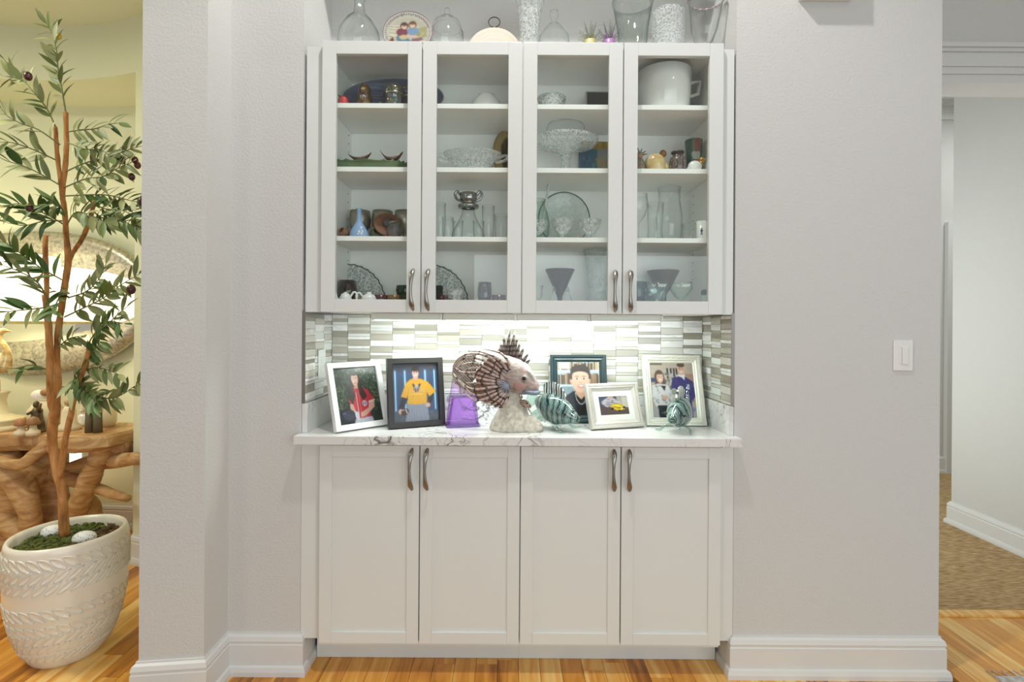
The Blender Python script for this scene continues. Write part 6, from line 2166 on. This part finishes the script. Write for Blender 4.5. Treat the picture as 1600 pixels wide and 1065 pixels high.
k = 1 / S(MY)
lo = [mloop(176 * k, 112 * k, .02, wob=.03), mloop(176 * k, 112 * k, -.015, wob=.03), mloop(166 * k, 101 * k, -.036, wob=.04), mloop(156 * k, 66 * k, -.020, wob=.10, ph=.5), mloop(152 * k, 60 * k, -.004, wob=.105, ph=.5)]
v = [q for l in lo for q in l]; n = 72
f = [[a * n + i, a * n + (i + 1) % n, (a + 1) * n + (i + 1) % n, (a + 1) * n + i] for a in range(4) for i in range(n)]
MB().add(v, f).build('mirror_frame', MFR, mir, smooth=True)
v = mloop(157 * k, 66 * k, -.006, wob=.10, ph=.5); v2 = [q + Vector((0, .008, 0)) for q in v]
MB().add(v + v2, [list(range(n)), [n + i for i in range(n)][::-1]] + [[i, i + n, (i + 1) % n + n, (i + 1) % n] for i in range(n)]).build('mirror_glass', MK, mir)

# ---- crane lamp with a drum shade
LYY = .93
lx = W(-6, 600, LYY).x
SHADE = mat('lamp_shade', (250, 244, 226), .8, emit=((255, 246, 220), 1.5))
GILT = ramp_mat('antique_gilt', [(.3, (170, 132, 70)), (.5, (216, 186, 124)), (.7, (240, 228, 190))], scale=(20, 20, 20), nscale=1.5, detail=4, rough=.35, metal=.35, coat=.3)
CREAML = mat('cream_lacquer', (226, 212, 170), .4)
lamp = empty('crane_lamp', (lx, LYY, .7256), 0, 'gilt crane table lamp with a glowing white drum shade on the root console', 'table lamp')
kk = 1 / S(LYY)


def lz(py): return W(0, py, LYY).z - .7256


h1, h0 = lz(398), lz(504)
sh = MB().lathe([(75 * kk, h1), (81 * kk, h0), (79.5 * kk, h0), (73.5 * kk, h1)], 48)
sh.build('lamp_shade', SHADE, lamp, smooth=True)
MB().lathe([(81.6 * kk, h0 - .006), (81.6 * kk, h0 + .010), (80.8 * kk, h0 + .010), (80.8 * kk, h0 - .006)], 48).build('shade_trim', mat('shade_trim', (214, 196, 130), .5), lamp)
MB().tube([(0, 0, lz(560)), (0, 0, h1 + .01)], .006, 8).build('lamp_rod', GILT, lamp)
for a in (0, 2.09, 4.19):
    MB().tube([(0, 0, h1 - .01), (74 * kk * math.cos(a), 74 * kk * math.sin(a), h1 - .004)], .002, 5).build('shade_spoke', GILT, lamp)
MB().lathe([(0, 0), (40 * kk, 0), (40 * kk, .022), (33 * kk, .028), (33 * kk, .045), (36 * kk, .052), (34 * kk, .062), (24 * kk, .07), (15 * kk, .09), (12 * kk, .16), (14 * kk, .19), (17 * kk, .21), (0, .212)], 28).build('lamp_base', CREAML, lamp, smooth=True)
# crane: body, S-neck, head, beak, legs
bo = smooth_poly([(-.14, 0, lz(566)), (-.05, 0, lz(562)), (.02, -.01, lz(568)), (.055, -.02, lz(575))], 5)
MB().tube(bo, interp([.012, .05, .06, .035], len(bo)), 14).build('crane_body', GILT, lamp, smooth=True)
ne = smooth_poly([Vector((W(x, y, LYY).x - lx, -.03, lz(y))) for x, y in ((14, 575), (18, 560), (18, 545), (10, 532), (8, 522), (13, 516))], 5)
MB().tube(ne, interp([.034, .026, .017, .014, .014, .016], len(ne)), 12).build('crane_neck', GILT, lamp, smooth=True)
MB().ball(ne[-1], .020, .016, .015).tube([ne[-1], ne[-1] + Vector((.055, 0, -.004))], [.011, .001], 8).build('crane_head', GILT, lamp, smooth=True)
for s_ in (-.02, .02):
    MB().tube([(.01, s_ - .02, lz(590)), (.014, s_ - .02, lz(620)), (.006, s_ - .02, .2)], [.012, .007, .009], 8).build('crane_leg', GILT, lamp, smooth=True)
light('lamp_bulb', 'POINT', (lx, LYY, .7256 + (h0 + h1) / 2 - .02), 5, (1, .90, .68), radius=.05)

# ---- small night light and figurines
p0 = W(117, 713, 1.24)
nl = empty('night_light', (p0.x, 1.24, p0.z), 0, 'small glowing white night light on the niche wall under the console top', 'night light')
MB().box(-.045, .045, -.02, .0, -.03, .03, .006).build('glowing_lens', mat('night_lens', (255, 255, 246), .4, emit=((255, 250, 230), 3.0)), nl, fix=False)
MB().box(-.03, .03, .0, .06, -.02, .02, .003).build('plug_body', PLASTIC, nl, fix=False)

light('night_glow', 'POINT', (p0.x, 1.16, p0.z), 1.0, (1, .97, .74), radius=.03)
TT = .7256


def fig(name, label, px, py_top, Y, cat='figurine'):
    p = W(px, py_top, Y)
    return empty(name, (p.x, Y, TT), 0, label, cat), p.z - TT, 1 / S(Y)


CREAMF = mat('cream_bisque', (222, 206, 172), .6)
for px, top, lab, cap in ((33, 652, 'little mushroom ornament with a reddish cap, the left one of the pair', (170, 116, 76)), (52, 650, 'little mushroom ornament with a brown cap, the right one of the pair', (150, 108, 68))):
    r, H, k = fig('mushroom_ornament', lab, px, top, .78, 'ornament'); r['group'] = 'mushroom ornaments on the console'
    MB().lathe([(0, 0), (9 * k, 0), (9 * k, H * .2), (5 * k, H * .3), (4 * k, H * .6), (0, H * .62)], 14).build('stalk', CREAMF, r, smooth=True)
    MB().lathe([(0, H * .56), (8 * k, H * .56), (9 * k, H * .66), (6 * k, H * .9), (0, H)], 16).build('cap', mat('mushroom_cap_%d' % cap[0], cap, .5), r, smooth=True)
r, H, k = fig('dark_statuette', 'dark bronze robed statuette on a base on the console', 58, 625, .86)
BRZ = mat('dark_bronze', (66, 56, 40), .4, .4, var=(40, (112, 92, 58), .12))
mb = MB().lathe([(0, 0), (12 * k, 0), (12 * k, H * .06), (10 * k, H * .1), (9 * k, H * .25), (7 * k, H * .55), (7.5 * k, H * .68), (4 * k, H * .78), (0, H * .8)], 16)
mb.jitter(.006, 50).build('robe', BRZ, r, smooth=True)
MB().ball((0, -.004, H * .87), 4.2 * k, 4.2 * k, H * .11).build('head', BRZ, r, smooth=True)
MB().tube([(5 * k, 0, H * .66), (9 * k, -.02, H * .75), (11 * k, -.02, H * .92)], [2.6 * k, 2.2 * k, 1.8 * k], 8).tube([(-5 * k, 0, H * .66), (-6 * k, -.03, H * .6), (-1 * k, -.035, H * .64)], [2.6 * k, 2.2 * k, 1.8 * k], 8).build('arms', BRZ, r, smooth=True)
r, H, k = fig('white_vase', 'round cream vase with a white and brown bird perched on its rim', 72, 612, 1.0, 'vase')
MB().lathe([(0, 0), (16 * k, 0), (22 * k, H * .25), (22 * k, H * .5), (14 * k, H * .72), (10 * k, H * .78), (12 * k, H * .82), (0, H * .82)], 22).build('vase_body', CREAMF, r, smooth=True)
MB().ball((-9 * k, -.01, H * .9), 11 * k, 8 * k, 9 * k).build('bird_body', mat('bird_white', (232, 226, 212), .5), r, smooth=True)
MB().ball((3 * k, -.015, H * 1.0), 7 * k, 6 * k, 6 * k).tube([(8 * k, -.015, H * 1.0), (13 * k, -.015, H * .98)], [2 * k, .4 * k], 6).build('bird_head', mat('bird_brown', (160, 118, 74), .5), r, smooth=True)
r, H, k = fig('cream_figurine', 'small cream pair figurine half hidden behind the olive stems', 108, 622, .93)
MB().lathe([(0, 0), (16 * k, 0), (16 * k, H * .12), (10 * k, H * .2), (9 * k, H * .6), (5 * k, H * .75), (0, H * .76)], 16).build('body', CREAMF, r, smooth=True)
MB().ball((0, 0, H * .88), 6 * k, 6 * k, H * .12).build('head', mat('figure_tan', (186, 150, 104), .6), r, smooth=True)
r, H, k = fig('standing_figurine', 'carved figurine in a cream top and dark trousers at the right of the console', 147, 606, .86)
TRO = mat('trouser_olive', (98, 88, 62), .7)
for s_ in (-1, 1):
    MB().tube([(s_ * 6.5 * k, 0, 0), (s_ * 6.3 * k, 0, H * .25), (s_ * 5 * k, 0, H * .52)], [6.2 * k, 6 * k, 6.4 * k], 12).build('trouser_leg', TRO, r, smooth=True)
MB().lathe([(0, H * .46), (13 * k, H * .46), (13.5 * k, H * .56), (12 * k, H * .72), (8 * k, H * .82), (0, H * .84)], 18, sy=.7).build('shirt', CREAMF, r, smooth=True)
MB().ball((0, -.004, H * .91), 5.2 * k, 5 * k, H * .085).build('head', mat('figure_tan', (186, 150, 104), .6), r, smooth=True)
for s_ in (-1, 1):
    MB().tube([(s_ * 11 * k, 0, H * .76), (s_ * 15 * k, -.01, H * .6), (s_ * 10 * k, -.03, H * .5)], [3 * k, 2.6 * k, 2.2 * k], 8).build('arm', CREAMF, r, smooth=True)
r, H, k = fig('egg_vase', 'plain cream egg-shaped vase at the right end of the console', 166, 628, 1.02, 'vase')
MB().lathe([(0, 0), (10 * k, 0), (14 * k, H * .2), (14 * k, H * .5), (9 * k, H * .85), (5 * k, H), (3 * k, H), (0, H * .96)], 20).build('vase_body', CREAMF, r, smooth=True)
r, H, k = fig('small_bust', 'small white bust beside the figurine in dark trousers', 131, 636, 1.06)
MB().lathe([(0, 0), (9 * k, 0), (9 * k, H * .1), (6 * k, H * .2), (8 * k, H * .5), (3 * k, H * .66), (0, H * .67)], 14).build('body', CERW, r, smooth=True)
MB().ball((0, 0, H * .82), 5 * k, 5 * k, H * .18).build('head', CERW, r, smooth=True)
